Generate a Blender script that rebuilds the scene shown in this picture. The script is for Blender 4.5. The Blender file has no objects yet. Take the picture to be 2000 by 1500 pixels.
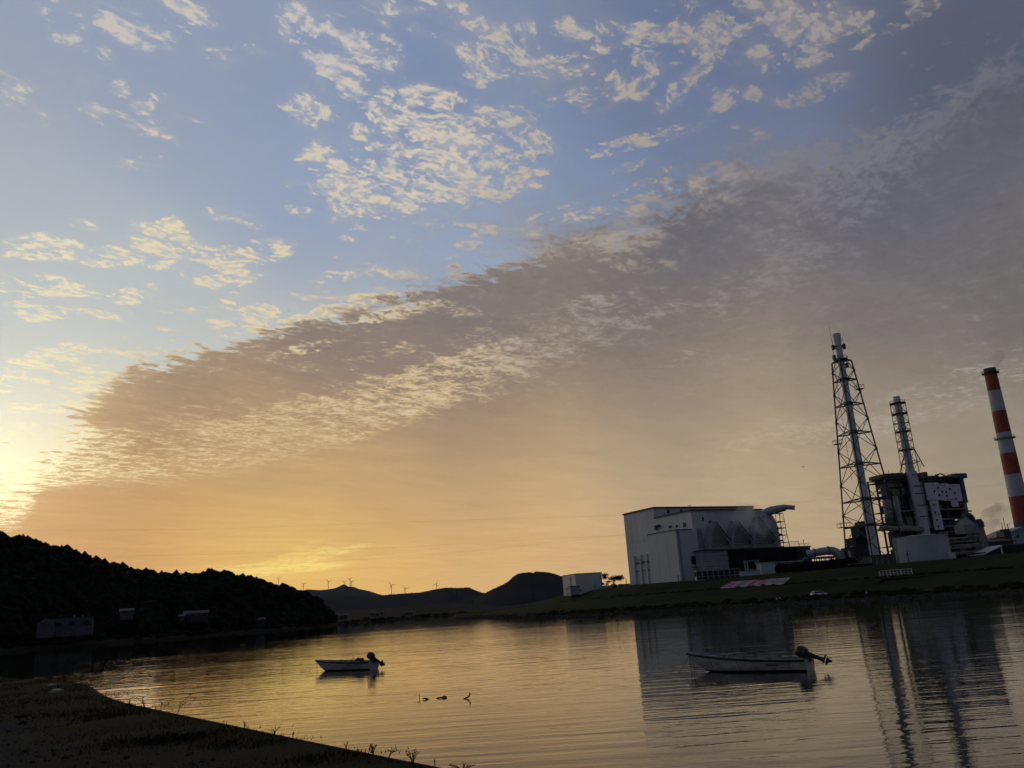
import bpy, bmesh, math, random
from mathutils import Vector, Matrix, Euler, noise as mnoise
random.seed(7)
S = bpy.context.scene
C = S.collection
# ------------------------------------------------------------------ camera
EYE = 3.2
HAZE = 1.6e-5
PITCH, ROLL, FPX = math.radians(14.95), 0.067, 1640.0
F_ = Vector((0, math.cos(PITCH), math.sin(PITCH)))
U0 = Vector((0, -math.sin(PITCH), math.cos(PITCH)))
R0 = Vector((1, 0, 0))
U_ = U0*math.cos(ROLL) + R0*math.sin(ROLL)
R_ = R0*math.cos(ROLL) - U0*math.sin(ROLL)
CAMPOS = Vector((0, 0, EYE))
cam = bpy.data.cameras.new('camera'); camo = bpy.data.objects.new('camera', cam); C.objects.link(camo)
cam.sensor_width = 36; cam.lens = 36*FPX/2000; cam.clip_start = 0.1; cam.clip_end = 40000
m = Matrix((R_, U_, -F_)).transposed().to_4x4(); m.translation = CAMPOS
camo.matrix_world = m
S.camera = camo
def ray(px, py):
    return F_*FPX + R_*(px-1000) + U_*(750-py)
def dirn(px, py): return ray(px, py).normalized()
def at(px, py, dist):                 # world point seen at a photo pixel, at ground distance dist
    r = ray(px, py); return CAMPOS + r*(dist/math.hypot(r.x, r.y))
def onz(px, py, z):                   # world point seen at a photo pixel, at height z
    r = ray(px, py); return CAMPOS + r*((z-EYE)/r.z)
def lin(c):
    return tuple((x/255/12.92 if x/255 <= .04045 else ((x/255+.055)/1.055)**2.4) for x in c)
# ------------------------------------------------------------------ world
SUN_DIR = dirn(-25, 955)
SUN_EL = math.asin(SUN_DIR.z); SUN_AZ = math.atan2(SUN_DIR.x, SUN_DIR.y)
world = bpy.data.worlds.new('World'); S.world = world; world.use_nodes = True
nt = world.node_tree; nt.nodes.clear(); L = nt.links.new
def N(t, **k):
    n = nt.nodes.new(t)
    for a, b in k.items(): setattr(n, a, b)
    return n
def inp(n, i, v):
    if hasattr(v, 'node'): L(v, n.inputs[i])
    else: n.inputs[i].default_value = v
def ma(op, a, b=0.0, c=0.0, clamp=False):
    n = N('ShaderNodeMath', operation=op, use_clamp=clamp)
    inp(n, 0, a)
    if len(n.inputs) > 1: inp(n, 1, b)
    if op in ('MULTIPLY_ADD',): inp(n, 2, c)
    return n.outputs[0]
def vm(op, a, b=None, scale=None):
    n = N('ShaderNodeVectorMath', operation=op); inp(n, 0, a)
    if b is not None: inp(n, 1, b)
    if scale is not None: inp(n, 3, scale)
    return n.outputs['Value'] if op in ('LENGTH', 'DISTANCE', 'DOT_PRODUCT') else n.outputs[0]
def mr(v, a, b, c=0.0, d=1.0, kind='SMOOTHSTEP'):
    n = N('ShaderNodeMapRange', interpolation_type=kind); inp(n, 0, v)
    for i, x in enumerate((a, b, c, d)): inp(n, i+1, x)
    return n.outputs[0]
def mixc(f, a, b):
    n = N('ShaderNodeMix', data_type='RGBA'); inp(n, 0, f); inp(n, 6, a); inp(n, 7, b); return n.outputs[2]
D = N('ShaderNodeTexCoord').outputs['Generated']
D = vm('NORMALIZE', D)
sep = N('ShaderNodeSeparateXYZ'); L(D, sep.inputs[0])
DZ = sep.outputs[2]
def field(anchors, eps=.009, p=-2.2):
    acc = None; wsum = None
    for (px, py, col) in anchors:
        dv = dirn(px, py) if px is not None else py
        d = vm('DISTANCE', D, tuple(dv))
        w = ma('POWER', ma('MULTIPLY_ADD', d, d, eps), p)
        s = vm('SCALE', tuple(lin(col[:3])) if len(col) == 3 else tuple(x*col[3] for x in lin(col[:3])), scale=w)
        acc = s if acc is None else vm('ADD', acc, s)
        wsum = w if wsum is None else ma('ADD', wsum, w)
    return vm('SCALE', acc, scale=ma('DIVIDE', 1.0, wsum))
def V(az, el):
    a, e = math.radians(az), math.radians(el)
    return Vector((math.sin(a)*math.cos(e), math.cos(a)*math.cos(e), math.sin(e)))
back = [(None, V(90, 12), (86, 88, 100)), (None, V(135, 35), (58, 68, 88)), (None, V(180, 12), (86, 90, 104)), (None, V(180, 50), (58, 70, 94)),
        (None, V(-120, 15), (104, 106, 116)), (None, V(-100, 45), (64, 76, 100)), (None, V(0, 80), (56, 70, 100)), (None, V(-75, 10), (140, 134, 128))]
CLEAR = [(50, 50, (148, 160, 181)), (300, 140, (143, 157, 182)), (500, 140, (136, 151, 180)), (850, 140, (122, 140, 174)), (350, 250, (150, 162, 186)), (50, 380, (163, 174, 188)),
         (560, 390, (143, 160, 190)), (950, 480, (150, 166, 192)), (1250, 230, (106, 123, 158)), (1450, 60, (96, 111, 144)), (1150, 380, (130, 146, 174)),
         (1900, 150, (86, 92, 112)), (300, 620, (170, 182, 193)), (20, 620, (184, 192, 196)), (1100, 680, (160, 172, 184)),
         (650, 830, (190, 196, 194)), (100, 780, (212, 215, 208)), (0, 740, (198, 206, 205)), (100, 560, (174, 185, 194)), (60, 690, (188, 197, 199)), (250, 720, (186, 194, 196)), (210, 810, (214, 212, 196)), (0, 860, (250, 246, 222, 1.05)), (10, 960, (255, 252, 205, 1.6)), (200, 860, (226, 220, 196)),
         (1900, 780, (166, 168, 170)), (1500, 500, (120, 131, 156)), (560, 1100, (255, 224, 120, 1.1)), (900, 1120, (240, 190, 116)),
         (1160, 1110, (240, 190, 124)), (1500, 950, (190, 170, 140)), (1950, 1020, (188, 165, 132)), (150, 1060, (232, 172, 100)), (-80, 950, (255, 248, 190, 1.5)), (100, 1000, (250, 214, 140)), (350, 900, (222, 210, 180))] + back
SHADE = [(1900, 130, (86, 90, 104)), (1750, 400, (94, 97, 111)), (1350, 450, (98, 99, 110)), (1700, 620, (112, 107, 109)), (1980, 620, (104, 101, 103)),
         (850, 600, (121, 115, 118)), (1250, 620, (110, 106, 108)), (350, 760, (140, 124, 113)), (700, 700, (132, 121, 116)), (1300, 760, (130, 118, 111)),
         (900, 820, (143, 126, 112)), (1300, 880, (160, 145, 126)), (1650, 820, (148, 136, 124)), (1950, 870, (148, 138, 126)), (550, 900, (176, 149, 120)),
         (200, 940, (184, 146, 106)), (120, 950, (196, 156, 108)), (250, 860, (158, 134, 108)), (500, 960, (182, 151, 117)), (700, 950, (180, 151, 119)), (700, 1000, (192, 159, 118)), (900, 940, (176, 150, 120)), (1250, 940, (184, 163, 134)), (1500, 940, (178, 160, 132)),
         (80, 1040, (232, 166, 96)), (300, 1040, (226, 170, 104)), (600, 1040, (218, 175, 114)), (900, 1040, (208, 175, 126)), (1150, 1040, (208, 178, 132)),
         (1000, 1110, (238, 188, 122)), (1180, 1120, (232, 184, 126)), (1450, 980, (196, 174, 138)),
         (1700, 960, (166, 150, 128)), (1950, 950, (154, 143, 126)), (1850, 1040, (188, 164, 130)), (1600, 1060, (206, 176, 134)), (800, 1130, (250, 194, 110)), (620, 1130, (252, 198, 104)), (60, 860, (222, 206, 172)),
         (20, 960, (250, 210, 140, 1.0)), (130, 980, (214, 158, 98)), (60, 900, (226, 206, 166)), (200, 540, (168, 168, 168)), (800, 220, (160, 160, 168)), (600, 650, (126, 117, 116)), (950, 640, (122, 114, 114)), (1450, 130, (122, 126, 144)), (450, 1095, (246, 194, 104)), (560, 1110, (255, 216, 112, 1.1)), (660, 1115, (252, 202, 108))] + back
LIT = [(550, 950, (200, 165, 122)), (900, 950, (190, 163, 128)), (1250, 950, (194, 172, 140)), (350, 960, (206, 160, 110)), (450, 870, (206, 180, 138)), (1300, 480, (132, 124, 124)), (1600, 300, (116, 116, 126)), (1480, 430, (122, 118, 124)), (1050, 560, (158, 148, 142)), (120, 50, (206, 200, 194)), (650, 90, (210, 203, 192)), (1070, 90, (192, 183, 172)), (1560, 60, (172, 163, 154)), (800, 300, (232, 217, 190)),
       (1350, 370, (190, 176, 156)), (1130, 420, (222, 204, 170)), (420, 510, (240, 222, 184)), (80, 560, (246, 232, 190)), (500, 620, (244, 224, 176)),
       (200, 730, (250, 230, 178)), (850, 740, (234, 208, 156)), (350, 860, (224, 196, 146)), (180, 900, (246, 226, 168)), (20, 950, (255, 250, 195, 1.7)), (60, 860, (255, 247, 206, 1.15)),
       (560, 1105, (255, 230, 118, 1.25)), (1850, 780, (172, 165, 155)), (1500, 880, (180, 163, 138)), (1700, 500, (116, 117, 132)), (1950, 300, (106, 108, 122)), (1200, 580, (142, 132, 126)),
       (900, 1060, (228, 186, 122)), (1400, 1000, (206, 182, 146))] + back
clear = field(CLEAR); shade = field(SHADE); lit = field(LIT)
# physical daylight sky behind it all: it gives the clear air a part of its gradient
sky = N('ShaderNodeTexSky', sky_type='NISHITA', sun_disc=False)
sky.sun_elevation = SUN_EL; sky.sun_rotation = SUN_AZ; sky.air_density = 1.0; sky.dust_density = 1.0
skyc = vm('SCALE', sky.outputs[0], scale=0.09)
clear = mixc(0.06, clear, skyc)
# plane of the cloud layer
inv = ma('DIVIDE', 1.0, ma('MAXIMUM', ma('ADD', DZ, 0.035), 0.03))
P = vm('SCALE', D, scale=inv)
mp = N('ShaderNodeMapping', vector_type='POINT'); L(P, mp.inputs[0])
mp.inputs['Rotation'].default_value = (0, 0, math.radians(-50)); mp.inputs['Scale'].default_value = (1.0, 1.0, 0.0)
PR = mp.outputs[0]                     # x runs along the streaks
def stretch(vec, sx, sy, off=0.0):
    n = N('ShaderNodeMapping'); L(vec, n.inputs[0]); n.inputs['Scale'].default_value = (sx, sy, 0); n.inputs['Location'].default_value = (off, off*1.7, 0)
    return n.outputs[0]
def noi(vec, scale, detail=4.0, rough=.55, dist=0.0):
    n = N('ShaderNodeTexNoise', noise_dimensions='3D'); L(vec, n.inputs['Vector'])
    n.inputs['Scale'].default_value = scale; n.inputs['Detail'].default_value = detail
    n.inputs['Roughness'].default_value = rough; n.inputs['Distortion'].default_value = dist
    return n.outputs['Fac'], n.outputs['Color']
warp = vm('SCALE', vm('SUBTRACT', noi(PR, 5.0, 2)[1], (.5, .5, .5)), scale=.10)
PW = vm('ADD', PR, warp)
n_big = noi(stretch(PW, .55, 1.2), 3.2, 3, .5)[0]
n_mid = noi(stretch(PW, .75, 1.25, 3.1), 11.0, 4, .6)[0]
n_cell = noi(stretch(PW, 1.0, 1.05, 7.7), 26.0, 5, .68)[0]
def cen(x, k): return ma('MULTIPLY', ma('SUBTRACT', x, .5), k)
def blob(px, py, a, b, ang, amp, soft=1.7):
    t = math.radians(ang); ca, sa = math.cos(t), math.sin(t)
    d0 = dirn(px, py); e1 = dirn(px+a*ca, py-a*sa)-d0; e2 = dirn(px-b*sa, py-b*ca)-d0
    A, B = e1.length, e2.length; x = e1.normalized(); z = d0; y = z.cross(x).normalized(); x = y.cross(z).normalized()
    u = ma('MULTIPLY_ADD', *(vm('DOT_PRODUCT', D, tuple(x/A)),)*2, 0.0)
    v = vm('DOT_PRODUCT', D, tuple(y/B))
    return mr(ma('MULTIPLY_ADD', v, v, u), 0.0, soft*soft, amp, 0.0, 'SMOOTHSTEP')
def half(p1, p2, w):                    # 1 below the image line p1-p2 (left to right)
    n_ = dirn(*p2).cross(dirn(*p1)).normalized()
    if n_.dot(dirn((p1[0]+p2[0])/2, (p1[1]+p2[1])/2+100)) < 0: n_ = -n_
    return n_, w
PUFFS = [(122,52,50,28,-40,.7),(152,40,20,14,-60,.3),(245,55,54,26,-35,.62),(330,22,66,40,-20,.75),(375,32,40,14,-25,.35),(330,78,22,18,0,.5),(205,108,16,16,0,.42),(236,172,18,14,0,.4),
 (282,205,26,14,20,.45),(640,88,78,40,-32,.85),(735,105,52,32,-10,.5),(800,100,30,15,0,.2),(575,50,20,20,0,.4),(950,115,60,38,35,.65),(1080,95,130,46,4,.8),(1300,50,70,32,25,.75),(1330,85,90,26,30,.7),(1390,75,34,34,30,.85),
 (1440,30,50,30,30,.7),(1520,25,34,42,30,.8),(1560,92,80,30,20,.85),(1580,55,36,32,0,.9),(1710,48,150,24,24,.85),(770,215,155,40,-3,.9),(860,235,70,25,10,.5),(690,345,86,44,-18,.9),(880,325,155,58,10,.95),(1010,290,70,26,8,.5),
 (1010,365,60,14,25,.5),(860,385,60,15,5,.4),(720,430,60,18,-20,.42),(585,405,26,14,-10,.42),(615,440,30,18,10,.36),(690,460,24,10,-10,.36),(430,415,28,14,0,.4),(480,420,20,14,0,.36),(500,440,18,14,-40,.36),
 (310,455,44,44,-70,.75),(225,500,54,20,10,.7),(320,508,50,14,8,.5),(400,520,66,30,-25,.85),(490,495,66,20,8,.75),(470,540,46,12,5,.5),(85,485,66,22,2,.85),(155,438,40,10,-15,.4),(60,570,66,20,10,.8),(130,560,76,16,-10,.7),
 (85,610,56,14,5,.75),(200,618,40,10,-15,.45),(265,573,38,14,10,.7),(385,608,26,7,0,.42),(490,615,62,14,12,.9),(445,590,10,14,60,.4),(560,630,95,11,14,.85),(680,600,95,11,14,.85),(735,570,36,8,8,.4),(660,540,38,10,5,.7),
 (920,475,44,12,30,.75),(1250,275,105,12,14,.95),(1170,295,26,10,10,.4),(1440,190,38,18,10,1.1),(1395,215,22,8,20,.45),(1590,178,70,20,14,.75),(1150,195,64,26,15,.65),(1235,160,38,30,10,.6),(1320,180,44,18,45,.6),(1400,140,44,32,50,.55),
 (1140,420,76,12,4,.95),(1250,415,26,14,20,.45),(1340,365,110,17,4,.85),(1230,325,40,9,20,.3),(1110,400,30,8,5,.3),(1070,365,22,12,10,.4),(1020,215,50,26,25,.3),(1330,330,50,8,5,.3),(1435,245,10,6,0,.4),(1485,260,12,6,0,.5),(860,0,36,10,-10,.4),
 (110,690,56,15,10,.95),(40,705,32,16,-10,.5),(5,745,22,20,0,.5),(240,688,90,10,4,.5),(390,688,40,6,-3,.5),(150,742,80,26,-5,.6),(290,650,60,10,8,.3),(110,795,60,8,5,.5),(40,797,30,8,5,.4),(165,790,50,10,10,.5),
 (30,300,60,30,0,.05),(565,210,24,12,10,.33),(540,285,22,8,10,.3),(270,320,46,14,0,.33),(315,298,10,7,0,.36),(230,314,14,10,0,.36)]
mask = None
def addm(x):
    global mask
    mask = x if mask is None else ma('ADD', mask, x)
for b in PUFFS: addm(blob(*b))
mask = ma('ADD', mask, mr(n_big, .46, .70, 0.0, .42))
mask = ma('MULTIPLY', ma('ADD', mask, .12), ma('ADD', .55, ma('ADD', cen(n_mid, 3.2), cen(n_cell, 2.2))))
puff = mr(mask, .06, .62, 0.0, 1.0)
# the grey sheet: everything under a bent line running up to the right
n1, w1 = half((60, 775), (830, 565), .03)
n2, w2 = half((830, 585), (1950, 95), .06)
s1 = mr(ma('ADD', vm('DOT_PRODUCT', D, tuple(n1)), cen(n_mid, .14)), -.022, .020)
s2 = mr(ma('ADD', vm('DOT_PRODUCT', D, tuple(n2)), ma('ADD', cen(n_mid, .16), cen(n_big, .16))), -.09, .10)
sheet = ma('MULTIPLY', ma('MAXIMUM', s1, s2), ma('SUBTRACT', 1.0, ma('MINIMUM', ma('MULTIPLY', ma('ADD', blob(10, 770, 150, 62, 8, 1.6), blob(-60, 800, 160, 120, 0, 1.2)), ma('ADD', .6, cen(n_mid, 3.0))), 1.0), clamp=True))
gap = None
for b in [(900,742,300,42,19,.50),(640,812,280,42,17,.50),(350,862,230,42,12,.36),(1090,645,170,44,15,.24),(500,905,260,36,8,.26),(40,880,150,46,5,.9),(0,965,46,50,0,.85,2.1),(100,925,110,22,8,.6),(480,1109,60,6,8,.75),(545,1099,50,12,24,.8),(598,1089,54,8,22,.7),(665,1077,74,6,15,.65),(575,1110,80,8,4,.7),(560,1070,90,5,14,.35),
          (1500,560,130,30,25,.5),(1650,380,200,60,40,.55),(1850,772,190,40,18,.44),(1350,700,60,10,15,.3),(1580,840,140,26,5,.45),(1250,520,60,14,5,.5),(1230,470,60,20,10,.5),
          (780,610,80,12,12,.55),(600,680,70,10,12,.5),(1100,1125,300,22,6,.3),(300,1128,200,14,4,.3), (1500,880,200,30,10,.3), (1750,200,240,50,25,.55), (900,610,30,14,0,.5),(1330,600,60,14,15,.45),(1150,590,50,14,15,.4),(750,690,60,10,10,.4)]:
    g = blob(*b); gap = g if gap is None else ma('ADD', gap, g)
n_fine = noi(stretch(PW, .8, 1.1, 4.3), 52.0, 4, .62)[0]
n_str = noi(vm('MULTIPLY', D, (3.5, 3.5, 42.0)), 1.0, 5, .55, .6)[0]
rough = mr(DZ, .12, .30, .22, 1.0)     # low cloud is far off and reads smooth
low = mr(DZ, .17, .05)
gapc = ma('MINIMUM', gap, .66)
n0 = ma('ADD', cen(n_cell, 1.0), ma('ADD', cen(n_mid, .95), cen(n_fine, .55)))
open_ = ma('ADD', ma('MULTIPLY', gapc, .74), ma('MULTIPLY', ma('SUBTRACT', 1.0, sheet), 1.75))
H = ma('ADD', ma('MULTIPLY', open_, .58), ma('MULTIPLY', n0, ma('MULTIPLY', ma('ADD', rough, gapc, clamp=True), 1.05)))
H = ma('ADD', H, ma('ADD', cen(n_big, .35), ma('MULTIPLY', low, cen(n_str, .9))))
to_lit = ma('MULTIPLY', mr(H, .09, .56), ma('MAXIMUM', mr(gapc, .1, .4), mr(n_mid, .42, .62, .18, .85)))
to_clear = mr(H, .30, .74)
veil = ma('MULTIPLY', mr(ma('ADD', ma('MULTIPLY', n_big, .6), ma('MULTIPLY', n_mid, .4)), .36, .66, 0.0, .8), mr(sep.outputs[0], -.2, .35, .12, 1.0))
air = mixc(veil, clear, shade)
# loose puffs: ragged little cells inside each patch, see-through at the rims
np_ = ma('ADD', ma('MULTIPLY', n_fine, .45), ma('ADD', ma('MULTIPLY', n_cell, .33), ma('MULTIPLY', n_mid, .22)))
thr = ma('SUBTRACT', .605, ma('MULTIPLY', puff, .145))
dens = mr(ma('SUBTRACT', np_, thr), -.03, .13)
pa = ma('MULTIPLY', dens, mr(puff, .0, .35))
haze_p = ma('MULTIPLY', puff, .30)
pa = ma('MAXIMUM', pa, ma('MULTIPLY', haze_p, mr(n_mid, .3, .7)))
pcol = mixc(ma('MULTIPLY', mr(np_, .50, .62), .22), lit, shade)
air = mixc(ma('MULTIPLY', pa, .92), air, pcol)
mott = ma('ADD', 1.0, ma('MULTIPLY', n0, ma('MULTIPLY', rough, .28)))
mott = ma('ADD', mott, ma('ADD', cen(n_big, .22), ma('MULTIPLY', low, cen(n_str, .30))))
shd = vm('SCALE', shade, scale=mott)
col = mixc(to_lit, shd, lit)
col = mixc(to_clear, col, air)
# the sky below the horizon keeps the horizon's tone, dimmed like ground
bg = N('ShaderNodeBackground'); L(col, bg.inputs[0]); bg.inputs[1].default_value = 1.0
out = N('ShaderNodeOutputWorld'); L(bg.outputs[0], out.inputs[0])
world.cycles.sampling_method = 'MANUAL'; world.cycles.sample_map_resolution = 512
sun = bpy.data.lights.new('sun', 'SUN'); suno = bpy.data.objects.new('sun', sun); C.objects.link(suno)
sun.energy = 0.12; sun.angle = math.radians(20.0); sun.color = (1.0, .72, .42)
suno.rotation_euler = SUN_DIR.to_track_quat('Z', 'Y').to_euler(); suno.location = (0, 0, 60)
vs = S.view_settings; vs.view_transform = 'Standard'; vs.look = 'None'; vs.exposure = 0.0; vs.gamma = 1.0; vs.use_curve_mapping = False
S.cycles.volume_bounces = 0; S.cycles.max_bounces = 8
S.cycles.use_adaptive_sampling = True; S.cycles.adaptive_threshold = 0.02; S.cycles.adaptive_min_samples = 12
S.cycles.use_denoising = True; S.cycles.volume_step_rate = 2.0
# ------------------------------------------------------------------ materials
def mat(name, col, rough=.7, metal=0.0, var=.25, scale=1.5, col2=None, bump=0.0, bscale=20.0, spec=.3, streak=None):
    m = bpy.data.materials.new(name); m.use_nodes = True
    t = m.node_tree; b = t.nodes['Principled BSDF']
    b.inputs['Roughness'].default_value = rough; b.inputs['Metallic'].default_value = metal
    b.inputs['Specular IOR Level'].default_value = spec
    tc = t.nodes.new('ShaderNodeTexCoord'); mp = t.nodes.new('ShaderNodeMapping'); t.links.new(tc.outputs['Object'], mp.inputs[0])
    if streak: mp.inputs['Scale'].default_value = streak
    n = t.nodes.new('ShaderNodeTexNoise'); n.inputs['Scale'].default_value = scale; n.inputs['Detail'].default_value = 6; n.inputs['Roughness'].default_value = .65
    t.links.new(mp.outputs[0], n.inputs['Vector'])
    r = t.nodes.new('ShaderNodeMapRange'); t.links.new(n.outputs['Fac'], r.inputs[0])
    r.inputs[1].default_value = .3; r.inputs[2].default_value = .7
    mx = t.nodes.new('ShaderNodeMix'); mx.data_type = 'RGBA'; t.links.new(r.outputs[0], mx.inputs[0])
    c2 = col2 or tuple(c*(1-var) for c in col)
    mx.inputs[6].default_value = (*c2, 1); mx.inputs[7].default_value = (*[min(1, c*(1+var*.4)) for c in col], 1)
    t.links.new(mx.outputs[2], b.inputs['Base Color'])
    if bump:
        n2 = t.nodes.new('ShaderNodeTexNoise'); n2.inputs['Scale'].default_value = bscale; n2.inputs['Detail'].default_value = 5
        t.links.new(tc.outputs['Object'], n2.inputs['Vector'])
        bp = t.nodes.new('ShaderNodeBump'); bp.inputs['Strength'].default_value = .8; bp.inputs['Distance'].default_value = bump
        t.links.new(n2.outputs['Fac'], bp.inputs['Height']); t.links.new(bp.outputs[0], b.inputs['Normal'])
    return m
M = {}
M['white_wall'] = mat('white_wall', (.58, .60, .61), .6, var=.16, scale=.12, streak=(1, 1, .25))
M['white_sheet'] = mat('white_sheet', (.68, .69, .72), .5, var=.14, scale=.3)
M['grey_wall'] = mat('grey_wall', (.33, .35, .38), .6, var=.2, scale=.3)
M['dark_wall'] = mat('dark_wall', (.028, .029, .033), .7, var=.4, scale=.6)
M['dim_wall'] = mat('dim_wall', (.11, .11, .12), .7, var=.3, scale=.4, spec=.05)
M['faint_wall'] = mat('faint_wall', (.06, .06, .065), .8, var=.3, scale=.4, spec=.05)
M['joint'] = mat('cladding_joint', (.40, .41, .43), .7)
M['riprap_stone'] = mat('riprap_stone', (.05, .047, .042), .9, var=.7, scale=1.3, spec=.1)
M['trim'] = mat('trim', (.05, .05, .055), .6)
M['steel_dark'] = mat('steel_dark', (.060, .065, .074), .6, var=.4, scale=1.0)
M['steel_grey'] = mat('steel_grey', (.27, .28, .29), .5, var=.35, scale=.8)
M['stack'] = mat('stack_paint', (.60, .64, .68), .45, var=.22, scale=.4, streak=(1, 1, .2))
M['duct'] = mat('duct_metal', (.34, .37, .41), .45, .3, var=.3, scale=.5)
M['duct_dark'] = mat('duct_plate', (.26, .28, .27), .55, .2, var=.3, scale=.5)
M['tank'] = mat('tank_paint', (.38, .41, .44), .5, var=.14, scale=.15)
M['tank_light'] = mat('tank_rib_paint', (.30, .31, .28), .5, var=.2, scale=.5)
M['beige'] = mat('beige_lagging', (.32, .30, .21), .7, var=.4, scale=.5)
M['blue'] = mat('blue_cladding', (.035, .10, .16), .5, var=.2, scale=.6)
M['red'] = mat('red_paint', (.31, .06, .03), .55, var=.3, scale=.4)
M['band_white'] = mat('white_band_paint', (.46, .48, .50), .55, var=.2, scale=.4)
M['concrete'] = mat('concrete', (.13, .125, .115), .85, var=.4, scale=1.2, bump=.01, bscale=30)
M['concrete_dark'] = mat('wet_concrete', (.020, .019, .016), .95, var=.5, scale=1.5, bump=.02, bscale=14, spec=.05)
M['glass'] = mat('window_glass', (.012, .014, .018), .35, var=.1, spec=.2)
M['glass_warm'] = mat('window_dull', (.05, .045, .03), .3)
M['roof_dark'] = mat('roof_tiles', (.035, .036, .042), .7, var=.3)
M['roof_red'] = mat('roof_red', (.10, .03, .025), .6)
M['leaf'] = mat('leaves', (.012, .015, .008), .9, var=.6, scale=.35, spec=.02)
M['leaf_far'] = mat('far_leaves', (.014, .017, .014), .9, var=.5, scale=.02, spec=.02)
M['bark'] = mat('bark', (.03, .022, .016), .9)
M['weed'] = mat('weed_stems', (.022, .020, .010), .9, var=.4, scale=6, spec=.03)
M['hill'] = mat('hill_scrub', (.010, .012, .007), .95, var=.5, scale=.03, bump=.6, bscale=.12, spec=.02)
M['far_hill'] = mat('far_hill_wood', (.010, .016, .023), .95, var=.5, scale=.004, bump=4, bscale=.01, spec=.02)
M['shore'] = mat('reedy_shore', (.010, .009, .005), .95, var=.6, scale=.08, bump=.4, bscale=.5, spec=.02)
M['grass'] = mat('mown_grass', (.030, .037, .014), .95, var=.45, scale=.09, col2=(.015, .018, .008), bump=.06, bscale=3.0, streak=(.3, 1, 1), spec=.02)
M['grass_dry'] = mat('verge_grass', (.020, .020, .009), .95, var=.5, scale=.2, bump=.06, bscale=3.0, spec=.02)
M['track'] = mat('gravel_track', (.022, .021, .018), .95, var=.4, scale=.6, bump=.02, bscale=8, spec=.05)
M['stones'] = mat('bank_stones', (.016, .014, .010), .95, var=.6, scale=.7, bump=.15, bscale=1.2, spec=.05)
M['boat_white'] = mat('boat_gelcoat', (.40, .41, .40), .4, var=.5, scale=2.2, streak=(1, 1, 2.5))
M['boat_in'] = mat('boat_inside', (.22, .23, .25), .6, var=.3, scale=3)
M['boat_rub'] = mat('boat_rubber', (.012, .012, .014), .6)
M['boat_weed_shade'] = mat('boat_fouling_shade', (.018, .017, .011), .8, var=.5, scale=5)  # fouling at the waterline, with the hull's shade there put into the colour
M['motor'] = mat('motor_black', (.008, .008, .010), .35, spec=.5)
M['motor_metal'] = mat('propeller_metal', (.35, .34, .34), .35, .6)
M['blue_tarp'] = mat('blue_tarp', (.03, .045, .13), .6)
M['rope'] = mat('rope', (.06, .05, .035), .9)
M['wood'] = mat('wet_wood', (.012, .008, .006), .8, var=.4, scale=8)
M['car_white'] = mat('car_paint', (.62, .64, .66), .25, var=.04, spec=.6)
M['tyre'] = mat('tyre', (.012, .012, .012), .8)
M['lamp_red'] = mat('tail_lamp', (.25, .02, .02), .3)
M['banner'] = mat('banner_cloth', (.30, .31, .31), .8, var=.3, scale=.6)
M['ink_red'] = mat('banner_red', (.34, .025, .06), .8, var=.35, scale=1)
M['ink_blue'] = mat('banner_blue', (.04, .05, .14), .8, var=.35, scale=1)
M['ink_dark'] = mat('banner_dark', (.035, .035, .04), .8, var=.35, scale=1)
M['turbine'] = mat('turbine_paint', (.25, .25, .26), .5)
M['rock'] = mat('pale_rock', (.30, .29, .27), .8, var=.3, scale=4, bump=.02, bscale=12)
M['gravelstone'] = mat('gravel_stones', (.024, .025, .027), .95, var=.6, scale=4, spec=.05)
M['wire'] = mat('wire', (.03, .03, .03), .6)
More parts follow.
